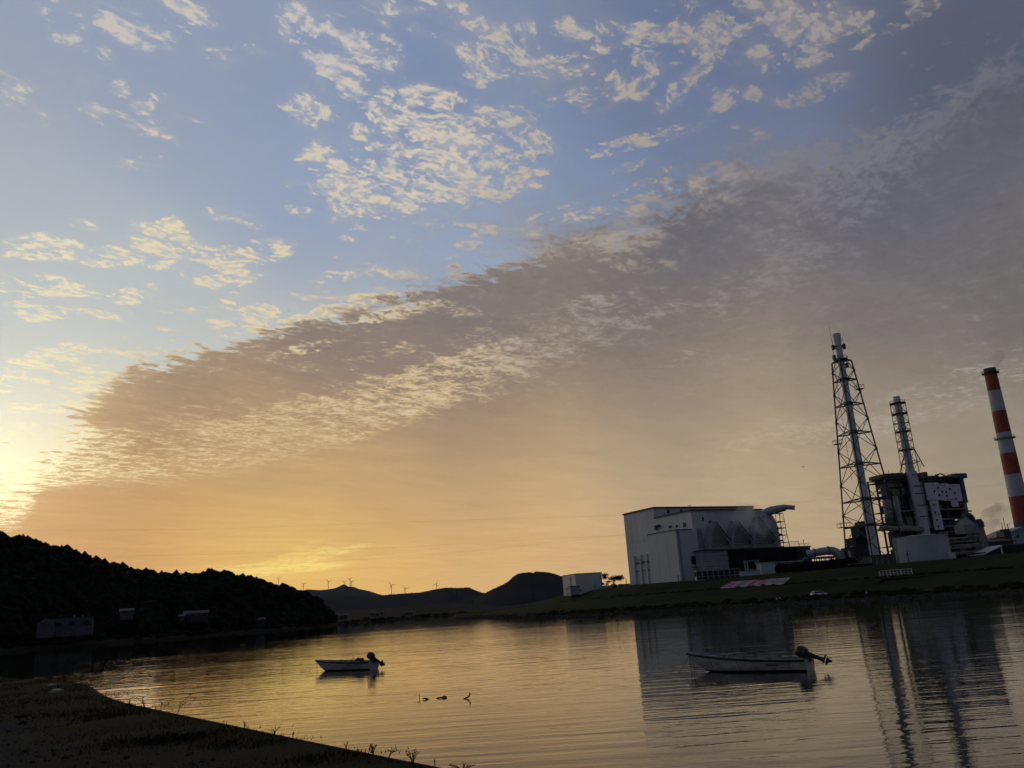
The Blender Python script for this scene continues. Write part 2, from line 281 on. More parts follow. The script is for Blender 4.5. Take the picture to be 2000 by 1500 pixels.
# ------------------------------------------------------------------ mesh helpers
class MB:
    def __init__(s): s.v = []; s.f = []
    def add(s, vs, fs):
        o = len(s.v); s.v += [Vector(v) for v in vs]; s.f += [tuple(i+o for i in f) for f in fs]; return s
    def box(s, x0, x1, y0, y1, z0, z1):
        return s.add([(x0,y0,z0),(x1,y0,z0),(x1,y1,z0),(x0,y1,z0),(x0,y0,z1),(x1,y0,z1),(x1,y1,z1),(x0,y1,z1)],
                     [(3,2,1,0),(4,5,6,7),(0,1,5,4),(1,2,6,5),(2,3,7,6),(3,0,4,7)])
    def obox(s, c, ax, ay, az):           # centre and three half-axis vectors
        c, ax, ay, az = map(Vector, (c, ax, ay, az))
        p = [c+ax*i+ay*j+az*k for k in (-1, 1) for i, j in ((-1,-1),(1,-1),(1,1),(-1,1))]
        return s.add(p, [(3,2,1,0),(4,5,6,7),(0,1,5,4),(1,2,6,5),(2,3,7,6),(3,0,4,7)])
    def tube(s, pts, r, n=8, cap=True):
        pts = [Vector(p) for p in pts]; rs = r if isinstance(r, (list, tuple)) else [r]*len(pts)
        rings = []; ref = None
        for i, p in enumerate(pts):
            t = (pts[min(i+1, len(pts)-1)]-pts[max(i-1, 0)]).normalized()
            if ref is None: ref = Vector((0, 0, 1)) if abs(t.z) < .9 else Vector((1, 0, 0))
            a = (ref-t*ref.dot(t)).normalized(); ref = a; b = t.cross(a)
            rings.append([p+(a*math.cos(2*math.pi*k/n)+b*math.sin(2*math.pi*k/n))*rs[i] for k in range(n)])
        vs = [v for q in rings for v in q]; fs = []
        for i in range(len(pts)-1):
            for k in range(n):
                k2 = (k+1) % n; fs.append((i*n+k, i*n+k2, (i+1)*n+k2, (i+1)*n+k))
        if cap: fs += [tuple(range(n))[::-1], tuple(range((len(pts)-1)*n, len(pts)*n))]
        return s.add(vs, fs)
    def lathe(s, prof, n=24, c=(0, 0, 0)):
        c = Vector(c); vs = []; fs = []
        for r, z in prof: vs += [c+Vector((r*math.cos(2*math.pi*k/n), r*math.sin(2*math.pi*k/n), z)) for k in range(n)]
        for i in range(len(prof)-1):
            for k in range(n):
                k2 = (k+1) % n; fs.append((i*n+k, i*n+k2, (i+1)*n+k2, (i+1)*n+k))
        fs += [tuple(range(n))[::-1], tuple(range((len(prof)-1)*n, len(prof)*n))]
        return s.add(vs, fs)
    def prism(s, poly, d):                # planar polygon pushed along d
        poly = [Vector(p) for p in poly]; d = Vector(d); n = len(poly)
        return s.add(poly+[p+d for p in poly], [tuple(range(n))[::-1], tuple(range(n, 2*n))]+[(i, (i+1) % n, n+(i+1) % n, n+i) for i in range(n)])
    def grid(s, rows):
        n = len(rows[0]); vs = [v for r in rows for v in r]
        return s.add(vs, [(i*n+j, i*n+j+1, (i+1)*n+j+1, (i+1)*n+j) for i in range(len(rows)-1) for j in range(n-1)])
    def ico(s, c, r, sub=1, jit=0.0, sq=(1, 1, 1), seed=0):
        V0, F0 = ICO[sub]; c = Vector(c); out = []
        for v in V0:
            k = 1+jit*mnoise.noise(v*1.7+Vector((seed*3.1, seed*1.7, seed)))*2
            out.append(c+Vector((v.x*r*k*sq[0], v.y*r*k*sq[1], v.z*r*k*sq[2])))
        return s.add(out, F0)
def _ico(sub):
    bm = bmesh.new(); bmesh.ops.create_icosphere(bm, subdivisions=sub, radius=1)
    v = [x.co.copy() for x in bm.verts]; f = [tuple(y.index for y in x.verts) for x in bm.faces]; bm.free(); return v, f
ICO = {1: _ico(1), 2: _ico(2), 3: _ico(3)}
def build(name, mb, material, parent=None, loc=None, rz=0.0, smooth=False, fix=True):
    me = bpy.data.meshes.new(name); me.from_pydata([tuple(v) for v in mb.v], [], mb.f)
    if fix:
        bm = bmesh.new(); bm.from_mesh(me); bmesh.ops.recalc_face_normals(bm, faces=bm.faces); bm.to_mesh(me); bm.free()
    me.materials.append(material if not isinstance(material, str) else M[material])
    if smooth:
        me.polygons.foreach_set('use_smooth', [True]*len(me.polygons))
        me.set_sharp_from_angle(angle=math.radians(38))
    o = bpy.data.objects.new(name, me); C.objects.link(o)
    if parent is not None: o.parent = parent
    if loc is not None: o.location = loc
    if rz: o.rotation_euler = (0, 0, rz)
    return o
def tag(o, label=None, cat=None, group=None, kind=None):
    for k, v in (('label', label), ('category', cat), ('group', group), ('kind', kind)):
        if v: o[k] = v
    return o
def thing(name, label, cat, loc, rz=0.0, group=None):
    o = bpy.data.objects.new(name, None); C.objects.link(o); o.location = loc; o.rotation_euler = (0, 0, rz)
    o.empty_display_size = .5
    return tag(o, label, cat, group)
def dup(root, loc, rz=None, label=None, scale=None):
    r = root.copy(); C.objects.link(r); r.location = loc
    if rz is not None: r.rotation_euler = (0, 0, rz)
    if scale: r.scale = (scale,)*3
    if label: r['label'] = label
    for ch in list(root.children):
        c = ch.copy(); C.objects.link(c); c.parent = r
        for g in ch.children:
            d = g.copy(); C.objects.link(d); d.parent = c
    return r
def piece(name, mesh_of, parent, loc=(0, 0, 0), rot=(0, 0, 0), scale=(1, 1, 1)):   # another piece sharing a mesh
    o = bpy.data.objects.new(name, mesh_of.data if hasattr(mesh_of, 'data') else mesh_of); C.objects.link(o); o.parent = parent
    o.location = loc; o.rotation_euler = rot; o.scale = scale
    return o
def bar(name, a, b, r, material, parent, n=6):
    return build(name, MB().tube([a, b], r, n), material, parent)
def frame_at(px, py, d, z=None):
    p = at(px, py, d)
    return Vector((p.x, p.y, p.z if z is None else z))
def azim(px, py=1120):
    r = ray(px, py); return math.atan2(r.x, r.y)
def along(p, e, px, py=1120):             # how far from p along plan direction e until it lies at pixel column px
    r = ray(px, py); e = Vector(e)
    det = e.x*(-r.y)+e.y*r.x
    return (-p.x*(-r.y)-p.y*r.x)/det
# ------------------------------------------------------------------ water
def water_material():
    m = bpy.data.materials.new('river_water'); m.use_nodes = True; t = m.node_tree; b = t.nodes['Principled BSDF']
    b.inputs['Base Color'].default_value = (.022, .022, .016, 1); b.inputs['IOR'].default_value = 1.38
    b.inputs['Specular IOR Level'].default_value = .5
    tc = t.nodes.new('ShaderNodeTexCoord')
    def mapn(rz, sx, sy):
        n = t.nodes.new('ShaderNodeMapping'); t.links.new(tc.outputs['Object'], n.inputs[0])
        n.inputs['Rotation'].default_value = (0, 0, rz); n.inputs['Scale'].default_value = (sx, sy, 1); return n.outputs[0]
    def nz(v, sc, det, ro=.5, di=0.0):
        n = t.nodes.new('ShaderNodeTexNoise'); t.links.new(v, n.inputs['Vector']); n.inputs['Scale'].default_value = sc
        n.inputs['Detail'].default_value = det; n.inputs['Roughness'].default_value = ro; n.inputs['Distortion'].default_value = di; return n.outputs['Fac']
    def mm(op, a, b_=0.0, c=0.0):
        n = t.nodes.new('ShaderNodeMath'); n.operation = op
        for i, x in enumerate((a, b_, c)):
            if hasattr(x, 'node'): t.links.new(x, n.inputs[i])
            else: n.inputs[i].default_value = x
        return n.outputs[0]
    def rng(v, a, b_, c=0.0, d=1.0):
        n = t.nodes.new('ShaderNodeMapRange'); n.interpolation_type = 'SMOOTHSTEP'; t.links.new(v, n.inputs[0])
        for i, x in enumerate((a, b_, c, d)): n.inputs[i+1].default_value = x
        return n.outputs[0]
    swell = nz(mapn(.10, .16, 1.0), 1.25, 2, .5, .35)          # long low crests
    rip = nz(mapn(-.05, .50, 1.0), 2.9, 3, .55, .3)            # ripples
    cats = nz(mapn(.3, .7, 1.0), 13.0, 3, .6)                  # cat's paws
    sep = t.nodes.new('ShaderNodeSeparateXYZ'); t.links.new(tc.outputs['Object'], sep.inputs[0])
    # the breeze roughens patches, most of all off the left bank
    patch = nz(mapn(.12, .012, .05), 1.0, 3, .5)
    leftw = rng(mm('MULTIPLY_ADD', sep.outputs[1], .23, sep.outputs[0]), 4.0, -22.0)
    patch = mm('ADD', rng(patch, .42, .66), mm('MULTIPLY', leftw, .9))
    broad = nz(mapn(.06, .5, 1.0), .36, 3, .6, .4)             # broad slow undulation that breaks far reflections
    hgt = mm('MULTIPLY', swell, WAVE[0])
    hgt = mm('MULTIPLY_ADD', rip, mm('MULTIPLY_ADD', patch, WAVE[2], WAVE[1]), hgt)
    hgt = mm('MULTIPLY_ADD', cats, mm('MULTIPLY_ADD', patch, WAVE[4], WAVE[3]), hgt)
    bp = t.nodes.new('ShaderNodeBump'); bp.inputs['Strength'].default_value = 1.0; bp.inputs['Distance'].default_value = 1.0
    fade = rng(sep.outputs[1], 15.0, 240.0, 1.0, .30); hgt = mm('MULTIPLY', hgt, fade); fb = rng(sep.outputs[1], 18.0, 60.0, .15, 1.0); hgt = mm('MULTIPLY_ADD', mm('MULTIPLY', broad, mm('MULTIPLY_ADD', patch, WAVE[6], WAVE[5])), mm('MULTIPLY', fb, rng(sep.outputs[1], 110.0, 330.0, 1.0, .12)), hgt); t.links.new(hgt, bp.inputs['Height']); t.links.new(bp.outputs[0], b.inputs['Normal'])
    rg = rng(sep.outputs[1], 40.0, 260.0, .0, .012); t.links.new(rg, b.inputs['Roughness'])
    return m
WAVE = (.023, .0062, .0035, .00020, .0003, .012, .030)
M['water'] = water_material()
g = MB(); g.add([(-9000, -300, 0), (9000, -300, 0), (9000, 9500, 0), (-9000, 9500, 0)], [(0, 1, 2, 3)])
tag(build('water', g, 'water'), kind='structure')
g = MB(); g.add([(-9200, -320, -4), (9200, -320, -4), (9200, 9700, -4), (-9200, 9700, -4)], [(0, 1, 2, 3)])
tag(build('river_bed', g, 'stones'), kind='structure')
# ------------------------------------------------------------------ land across the river
def polar(az, d, z): return Vector((math.sin(az)*d, math.cos(az)*d, z))
def lerp_list(L_, x):
    if x <= L_[0][0]: return L_[0][1]
    for (a, va), (b, vb) in zip(L_, L_[1:]):
        if x <= b: return va+(vb-va)*(x-a)/(b-a)
    return L_[-1][1]
SHORE = [(-1200, 260), (-500, 300), (-100, 350), (100, 375), (300, 400), (400, 430), (500, 480), (620, 560), (700, 680), (800, 900), (880, 1100), (1000, 1700), (1300, 1900), (2400, 2000)]
rows = []
for px in [x*20-1200 for x in range(0, 181)]:
    a = azim(px, 1200); d = lerp_list(SHORE, px)+6*mnoise.noise(Vector((px*.02, 1, 0)))
    rows.append([polar(a, d-3, -.5), polar(a, d, .25), polar(a, d+8, 1.1), polar(a, d+40, 1.6), polar(a, d*1.3, 2.2), polar(a, d*2.2, 2.5), polar(a, 9400, 3.0)])
tag(build('far_bank', MB().grid(rows), 'shore', smooth=True), kind='structure')
# the wooded hill on the left
RIDGE = [(-900, 985), (-500, 990), (-200, 1008), (0, 1046), (60, 1062), (130, 1077), (200, 1098), (250, 1112), (300, 1119), (345, 1125), (380, 1122), (400, 1115), (425, 1116), (450, 1121), (500, 1130), (560, 1145), (600, 1156), (625, 1172), (640, 1188), (652, 1203)]
def hill_pt(px, t):
    a = azim(px, 1150); d0 = lerp_list(SHORE, px)+45; dr = d0+140+60*math.sin(px*.004+1)
    py = lerp_list(RIDGE, px)+8; zr = at(px, py, dr).z-1.6
    d = d0+(dr-d0)*t
    k = math.sin(min(t, 1)*math.pi/2)**.9 if t <= 1 else 1-(t-1)*.35
    z = 1.6+(zr-1.6)*k
    if t < .98 and t > 0: z += 4*mnoise.noise(Vector((px*.012, t*4, 3)))*min(1, zr/40)*(1-t)
    return polar(a, d, z)
rows = [[hill_pt(px, t) for t in (0, .08, .2, .35, .5, .65, .8, .92, 1.0, 1.15, 1.6, 2.6)] for px in range(-900, 653, 8)]
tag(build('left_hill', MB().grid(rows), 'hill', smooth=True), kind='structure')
def crown(mb, c, r, h, seed, leaves=60, flat=False):          # a crown of lobes and ragged leaf clumps
    rnd = random.Random(seed); c = Vector(c)
    lobes = []
    for k in range(5 if leaves else 2):
        a = rnd.uniform(0, 6.28); q = rnd.uniform(.1, .55)*r
        lobes.append((c+Vector((math.cos(a)*q, math.sin(a)*q, rnd.uniform(-.25, .35)*h)), rnd.uniform(.42, .68)*r))
    for i, (p, rr) in enumerate(lobes): mb.ico(p, rr, 1 if not leaves else 2, .28, (1, 1, h/r*.62), seed+i)
    for k in range(leaves):
        p, rr = rnd.choice(lobes); v = Vector((rnd.gauss(0, 1), rnd.gauss(0, 1), rnd.gauss(0, 1))).normalized()
        q = p+Vector((v.x*rr, v.y*rr, v.z*rr*h/r*.62))*rnd.uniform(.85, 1.18)
        s = r*rnd.uniform(.06, .15); u = Vector((rnd.gauss(0, 1), rnd.gauss(0, 1), rnd.gauss(0, 1))).normalized(); w = u.orthogonal().normalized()
        mb.add([q-u*s, q+w*s*.8, q+u*s, q-w*s*.6], [(0, 1, 2, 3)])
wood = MB(); rnd = random.Random(5)
for i in range(520):                                            # along the crest: these draw the outline
    px = rnd.uniform(-260, 646); t = rnd.uniform(.90, 1.06); p = hill_pt(px, t)
    big = rnd.random() < .12; r = rnd.uniform(1.6, 3.0)*(1.4 if big else 1)
    crown(wood, p+Vector((0, 0, r*.15)), r, r*rnd.uniform(.8, 1.5), i, 44)
for i in range(1900):
    px = rnd.uniform(-260, 648); t = rnd.uniform(.0, .93); p = hill_pt(px, t); r = rnd.uniform(2.0, 4.2)
    wood.ico(p+Vector((0, 0, r*.4)), r, 2 if t < .5 else 1, .4, (1, 1, rnd.uniform(.8, 1.2)), i)
for i in range(330):
    px = rnd.uniform(-200, 1000); d = lerp_list(SHORE, px)+rnd.uniform(5, 60); r = rnd.uniform(.8, 2.6)*(1 if px < 700 else 1.6)
    crown(wood, polar(azim(px, 1200), d, 1.0+r*.3), r, r*.8, 4000+i, 10)
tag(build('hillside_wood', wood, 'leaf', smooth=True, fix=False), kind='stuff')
def tree(name, label, px, py_base, d, h, r, kind='round', mat_='leaf', z=None, seed=1, n=420):
    b = frame_at(px, py_base, d, z); root = thing(name, label, 'tree', b)
    tr = MB().tube([(0, 0, -.5), (.05*h, 0, h*.3), (.02*h, .02*h, h*.62), (0, 0, h*.9)], [h*.035, h*.028, h*.018, h*.006], 7)
    rr = random.Random(seed); cr = MB()
    if kind == 'round':
        for k in range(7):
            a = k*.9+rr.random(); q = Vector((math.cos(a)*r*.75, math.sin(a)*r*.6, h*rr.uniform(.55, .9)))
            tr.tube([(0.02*h, 0, h*rr.uniform(.3, .5)), q*.6+Vector((0, 0, h*.25)), q], [h*.016, h*.01, h*.004], 5)
            lr = r*rr.uniform(.28, .42)
            cr.ico(q, lr*.62, 1, .3, (1, 1, .6), k+seed)
            for j in range(n//7):
                v = Vector((rr.gauss(0, 1), rr.gauss(0, 1), rr.gauss(0, 1))).normalized()*lr*rr.uniform(.6, 1.15); v.z *= .62
                u = Vector((rr.gauss(0, 1), rr.gauss(0, 1), rr.gauss(0, 1))).normalized()*lr*rr.uniform(.07, .16); w = u.orthogonal()*.7
                cr.add([q+v-u, q+v+w, q+v+u, q+v-w], [(0, 1, 2, 3)])
    else:
        for k in range(9):
            zz = h*(.15+.85*k/9); rad = r*(1-k/9)*rr.uniform(.85, 1.1)+.2
            cr.lathe([(rad, zz-h*.05), (rad*.6, zz+h*.03), (.05, zz+h*.14)], 9)
            for j in range(30):
                a = rr.uniform(0, 6.28); q = Vector((math.cos(a)*rad, math.sin(a)*rad, zz-h*.04)); s = r*.16
                cr.add([q, q+Vector((math.cos(a)*s, math.sin(a)*s, -s*.6)), q+Vector((-math.sin(a)*s, math.cos(a)*s, s*.2))], [(0, 1, 2)])
    build('trunk', tr, 'bark', root, smooth=True); build('crown', cr, mat_, root, fix=False)
    return root
def hill_tree(name, label, px, h, r, kind, seed):
    p = hill_pt(px, 1.0); rt = tree(name, label, px, 1100, 500, h, r, kind, seed=seed); rt.location = p+Vector((0, 0, -1.0)); return rt
hill_tree('broadleaf_tree', 'round tree with see-through crown standing proud in the dip of the left ridge', 357, 7.5, 4.2, 'round', 3)
hill_tree('broadleaf_tree', 'small bushy tree on the ridge just left of the tall round one', 339, 4.6, 2.0, 'round', 9)
hill_tree('broadleaf_tree', 'flat-topped sparse tree on the left ridge uphill of the dip', 276, 4.2, 3.8, 'round', 14)
hill_tree('conifer_tree', 'pointed dark conifer, taller of the pair on the left ridge', 214, 6.8, 2.2, 'cone', 4)
hill_tree('conifer_tree', 'shorter pointed conifer just right of the taller one on the left ridge', 223, 4.6, 1.6, 'cone', 5)
hill_tree('conifer_tree', 'small pointed conifer near the right end of the left ridge', 578, 5.0, 1.6, 'cone', 6)
# ------------------------------------------------------------------ distant hills
def ridge(name, pts, d, material, nz_, step, base=1190, trees=0.0):
    rows = []
    for i in range(int((pts[-1][0]-pts[0][0])/step)+1):
        px = pts[0][0]+i*step; py = lerp_list(pts, px)+trees*mnoise.noise(Vector((px*.35, d, 0)))+trees*.6*mnoise.noise(Vector((px*.9, d, 5)))
        a = azim(px, 1150); zr = max(2.2, at(px, py, d).z); zs_ = max(2.2, at(px, lerp_list(pts, px), d).z)
        rows.append([polar(a, d*q, 2.4+((zr if k >= .94 else zs_)-2.4)*k*(1+nz_*.3*mnoise.noise(Vector((px*.03, q*9, d)))*(1-k))) for q, k in ((.74, 0), (.8, .22), (.86, .5), (.92, .76), (.97, .94), (1, 1), (1.05, .9), (1.2, .4), (1.35, 0))])
    return tag(build(name, MB().grid(rows), material, smooth=True), kind='structure')
FAR = [(540, 1168), (600, 1151), (625, 1152.5), (641, 1151), (655, 1148.5), (663, 1145), (669, 1142), (672.5, 1141), (677, 1143.5), (681, 1146), (686, 1145.5), (692, 1146.5), (700, 1150), (712, 1152.5), (722, 1154.5), (735, 1159), (745, 1162), (760, 1163), (775, 1166), (810, 1176), (860, 1186)]
MID = [(610, 1168), (640, 1164.5), (740, 1164), (760, 1161), (775, 1160), (796, 1158.5), (820, 1157), (840, 1153), (855, 1150), (870, 1147.6), (896, 1148.2), (916, 1147), (926, 1152), (946, 1159), (960, 1166), (1000, 1180), (1060, 1190)]
RND = [(925, 1172), (946, 1159), (960, 1151.5), (984, 1141), (994, 1135), (1004, 1126), (1012, 1121), (1020, 1119), (1038, 1117), (1043, 1119.5), (1048, 1116), (1070, 1117), (1084, 1120), (1102, 1126.5), (1130, 1136), (1160, 1149), (1200, 1162), (1260, 1172)]
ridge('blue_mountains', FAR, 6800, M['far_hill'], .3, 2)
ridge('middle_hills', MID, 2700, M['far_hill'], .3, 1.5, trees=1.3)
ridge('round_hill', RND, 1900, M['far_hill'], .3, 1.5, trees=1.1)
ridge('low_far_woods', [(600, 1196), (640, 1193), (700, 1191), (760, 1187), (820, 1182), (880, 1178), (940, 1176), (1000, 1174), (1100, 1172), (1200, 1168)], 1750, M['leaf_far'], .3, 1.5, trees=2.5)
# wind turbines on the skyline
def turbine_mesh():
    root = thing('wind_turbine', '', 'wind turbine', (0, 0, 0))
    build('tower', MB().tube([(0, 0, -12), (0, 0, 74)], [2.6, 1.7], 8), 'turbine', root)
    build('nacelle', MB().box(-1.8, 1.8, -4, 6, 73.5, 77), 'turbine', root)
    rt = build('rotor_hub', MB().tube([(0, -4, 75), (0, -7, 75)], [1.9, .9], 8), 'turbine', root)
    bl = MB()
    bl.add([(-1.6, -5.5, 0), (1.6, -5.2, 0), (2.4, -5.3, 9), (-1.4, -5.7, 9), (1.0, -5.3, 36), (-.4, -5.6, 36)], [(0, 1, 2, 3), (3, 2, 4, 5)])
    b = None
    for k in range(3):
        if b is None: b = build('blade', bl, 'turbine', rt)
        else: b = piece('blade', b, rt)
        b.location = (0, 0, 75); b.rotation_euler = (0, k*2.0944, 0)
    return root
TUR = [(544, 1130, 1137, 8600, .9, 'wind turbine mostly hidden, only its rotor above the left hill'), (593, 1141, 1150, 7000, .3, 'wind turbine leaning out just past the foot of the left hill'),
       (641.4, 1136, 1151, 7000, .5, 'lone wind turbine left of the pointed blue peak'), (673.6, 1137, 1142, 7200, .15, 'short wind turbine on the very tip of the blue peak'),
       (683.4, 1131, 1146, 6900, 0.05, 'tallest wind turbine, left of the close pair by the peak'), (686.6, 1136, 1146, 6950, .45, 'wind turbine half overlapped by the tallest one'),
       (764.4, 1143, 1161, 6000, .55, 'biggest lone wind turbine standing over the saddle'), (791.4, 1149.4, 1158.5, 6400, .5, 'low wind turbine behind the tree line, right of the saddle'),
       (852, 1141.6, 1151, 6300, -.55, 'rightmost wind turbine above the wooded ridge')]
t0 = turbine_mesh()
for i, (px, hub, base, d, ph, lab) in enumerate(TUR):
    o = t0 if i == 0 else dup(t0, (0, 0, 0), label=lab)
    o['label'] = lab; o['group'] = 'wind turbines on the skyline'
    p = at(px, hub, d); o.location = (p.x, p.y, p.z-75*.85); o.scale = (.85,)*3
    for ch in o.children:
        if ch.name.startswith('rotor_hub'):
            for q in ch.children: q.rotation_euler = (0, q.rotation_euler[1]+ph, 0)
# ------------------------------------------------------------------ right embankment
#        px    shore  road z   mid  crest  (distances)
BANK = [(884, 462, 470, 476, 480, 484), (892, 452, 468, 480, 486, 490), (940, 385, 405, 470, 520, 560), (1008, 300, 325, 520, 1100, 1300), (1100, 253, 280, 400, 440, 490), (1170, 240, 262, 330, 360, 420), (1240, 228, 250, 298, 316, 356), (1400, 220, 244, 288, 302, 350),
        (1500, 214, 240, 278, 292, 333), (1600, 208, 238, 268, 284, 325), (1700, 202, 234, 264, 280, 316), (1800, 196, 230, 262, 276, 308), (2000, 187, 222, 256, 268, 290), (2300, 180, 212, 250, 262, 280), (3200, 170, 200, 240, 250, 270)]
BANKZ = [(884, (.3, .5, .6, .65)), (892, (.6, .9, 1.2, 1.4)), (940, (.7, 1.6, 2.4, 3.4)), (1008, (.8, 3.6, 6.2, 7.6)), (1100, (.8, 4.6, 5.0, 9.5)), (3200, (.8, 4.8, 5.2, 9.4))]
def bank_at(px):
    ds = [lerp_list([(b[0], b[k]) for b in BANK], px) for k in range(1, 6)]
    zs = [lerp_list([(b[0], b[1][k]) for b in BANKZ], px) for k in range(4)]
    return ds, zs
PL = 9.3
strips = {k: [] for k in ('stones', 'road', 'low', 'berm', 'top', 'plain')}
pxs = [884, 888, 892, 898, 905, 915, 925, 940, 955, 970, 985, 1000]+list(range(1010, 2500, 12))+[2600, 2800, 3200]
for px in pxs:
    ds, zs = bank_at(px); a = azim(px, 1160); w = mnoise.noise(Vector((px*.03, 0, 0))); f = mnoise.noise(Vector((px*.15, 4, 0)))
    s, r, m_, b, c = ds
    P_ = lambda d, z: polar(a, d, z)
    j = 1 if px > 1000 else .3
    strips['stones'].append([P_(s-2, -1), P_(s+w*2, .05), P_(s+2+w*2, .55*zs[0]/.8+.1*f), P_(s+4+w*2, zs[0]-.05+.1*f)])
    strips['road'].append([P_(s+4+w*2, zs[0]-.05+.1*f), P_(s+10, zs[0]), P_(r+8*j, zs[0]+.02)])
    strips['low'].append([P_(r+8*j, zs[0]+.02), P_(r+12*j, zs[0]+.5*j), P_((r+m_)/2+6*j, (zs[0]+zs[1])/2+.25*f*j), P_(m_, zs[1])])
    strips['berm'].append([P_(m_, zs[1]), P_(b, zs[2])])
    strips['top'].append([P_(b, zs[2]), P_(b+(c-b)*.35, zs[2]+(zs[3]-zs[2])*.33+.2*f*j), P_(b+(c-b)*.7, zs[2]+(zs[3]-zs[2])*.75+.15*w*j), P_(c, zs[3]), P_(c+5, zs[3]+.05)])
    strips['plain'].append([P_(c+5, zs[3]+.05), P_(c+12, zs[3]-.3 if px > 1000 else zs[3]), P_(c+60, PL if px > 1050 else zs[3]), P_(1450, PL if px > 1050 else .6)])
for nm, ob, mt in (('stones', 'stone_revetment', 'stones'), ('road', 'riverside_track', 'track'), ('low', 'lower_grass_slope', 'grass'), ('berm', 'grass_berm', 'grass_dry'), ('top', 'upper_grass_slope', 'grass'), ('plain', 'works_yard', 'track')):
    tag(build(ob, MB().grid(strips[nm]), mt, smooth=True), kind='structure')
rnd = random.Random(11); sc = MB()
for i in range(1500):                                           # rough growth along the foot of the bank
    px = rnd.uniform(890, 2200); ds, zs = bank_at(px); which = rnd.random()
    if which < .55: d = ds[0]+rnd.uniform(3, 7); z = zs[0]-.1; r = rnd.uniform(.3, .8)
    elif which < .8: d = ds[1]+rnd.uniform(8, 14); z = zs[0]+.2; r = rnd.uniform(.3, .9)
    else: d = ds[3]+rnd.uniform(-2, 3); z = zs[2]; r = rnd.uniform(.3, .7)
    if px < 1050: r *= .5; z = min(z, 1.0) if which < .8 else z
    sc.ico(polar(azim(px, 1160), d, z), r, 1, .5, (1.6, 1, .8), i)
rr_ = MB()
for i in range(2600):                                           # tipped stones along the waterline
    px = rnd.uniform(892, 2150); ds, zs = bank_at(px); d = ds[0]+rnd.uniform(-1.5, 4.0); rr_.ico(polar(azim(px, 1160), d, (d-ds[0])*.16), rnd.uniform(.18, .5), 1, .45, (1.3, 1, .7), i+9)
tag(build('riprap', rr_, 'riprap_stone', fix=False), kind='stuff')
tag(build('bank_scrub', sc, 'grass_dry', fix=False), kind='stuff')
# ------------------------------------------------------------------ paper mill, main hall
def aty(px, py, Y):
    r = ray(px, py); return CAMPOS+r*(Y/r.y)
def flat(v): return Vector((v.x, v.y, 0))
K1 = flat(aty(1288, 1100, 385.0)); Kf = flat(aty(1483, 1100, 411.0))
E1 = (Kf-K1).normalized(); E2 = Vector((-E1.y, E1.x, 0)); TH = math.atan2(E1.y, E1.x)
def ztop(p, px, py): return at(px, py, math.hypot(p.x, p.y)).z
def X(px, y=0.0, org=None, py=1090):      # local x on the line through org (offset y along E2) under pixel column px
    o = (org or K1)+E2*y; return along(o, E1, px, py)
def Y_(px, x=0.0, org=None, py=1090):
    o = (org or K1)+E1*x; return along(o, E2, px, py)
def lb(name, par, mt, x0, x1, y0, y1, z0, z1): return build(name, MB().box(min(x0,x1), max(x0,x1), min(y0,y1), max(y0,y1), min(z0,z1), max(z0,z1)), mt, par)
hall = thing('factory_hall', 'huge pale factory hall with stepped blocks, the largest building on the far bank', 'factory building', (K1.x, K1.y, PL), TH)
def zl(px, py, x, y): p = K1+E1*x+E2*y; return ztop(p, px, py)-PL
H1 = zl(1288, 992, 0, 0); W1 = Y_(1226)
x1e = X(1484)
lb('tall_block', hall, 'white_wall', 0, x1e, 0, W1, -1, H1)
lb('roof_edge', hall, 'trim', -.4, x1e+.4, -.4, W1+.4, H1, H1+.7)
B = -27.0
x2 = X(1360, B); H2 = zl(1360, 997, x2, B); x2e = X(1499, B)
lb('front_block', hall, 'white_wall', x2, x2e, B, -.02, -1, H2)
lb('roof_edge', hall, 'trim', x2-.4, x2e+.4, B-.4, -.45, H2, H2+.6)
B3 = B+.6
x3 = X(1325, B3); H3 = zl(1325, 1035, x3, B3); W3 = Y_(1268, x3)
lb('low_block', hall, 'white_wall', x3, x2-.02, B3, min(W3, -.05), -1, H3)
lb('roof_edge', hall, 'trim', x3-.25, x2-.05, B3-.25, min(W3, -.05), H3, H3+.35)
lb('corner_pipe', hall, 'steel_grey', x3+1.0, x3+1.5, B3-.5, B3-.02, 0, H3)
HJ = 14.0
# three recessed bays on the end wall: piers, heads and the dark backs between them
for (pa, pb) in ((1238, 1246), (1250.5, 1258.5), (1262.5, 1270.5)):
    ya, yb = Y_(pb, -1.2), Y_(pa, -1.2)
    top = zl((pa+pb)/2, 1099-(pa-1238)*.16, -1.2, (ya+yb)/2)
    lb('bay_recess', hall, 'white_wall', -.5, -.003, ya, yb, 0, top)
    lb('bay_lintel', hall, 'trim', -1.1, -.5, ya, yb, top-.5, top)
    lb('bay_beam', hall, 'steel_grey', -.8, -.5, ya, yb, top*.62, top*.62+.5)
    lb('pier', hall, 'white_wall', -1.3, -.003, yb, yb+.9, 0, top+3.2)
for k in range(1, 8):                      # cladding joints on the big walls
    if k < 5: lb('cladding_joint', hall, 'joint', -.03, -.002, W1*k/5-.05, W1*k/5+.05, (H1*.56 if k < 4 else 0), H1-.2)
    xx = x2+(x2e-x2)*k/8; lb('cladding_joint', hall, 'joint', xx-.05, xx+.05, B-.03, B-.002, HJ if xx > x2+3 else 0, H2-.1)
    xx = x3+(x2-x3)*k/8
    if k < 3: lb('cladding_joint', hall, 'joint', x3-.03, x3-.002, B3+(min(W3, -.05)-B3)*k/3-.05, B3+(min(W3, -.05)-B3)*k/3+.05, 0, H3-.1)
lb('cladding_joint', hall, 'joint', -.035, -.004, .3, W1-.3, H1*.60, H1*.60+.12); lb('cladding_joint', hall, 'joint', x2+.2, x2e-.2, B-.035, B-.004, H2*.72, H2*.72+.1)
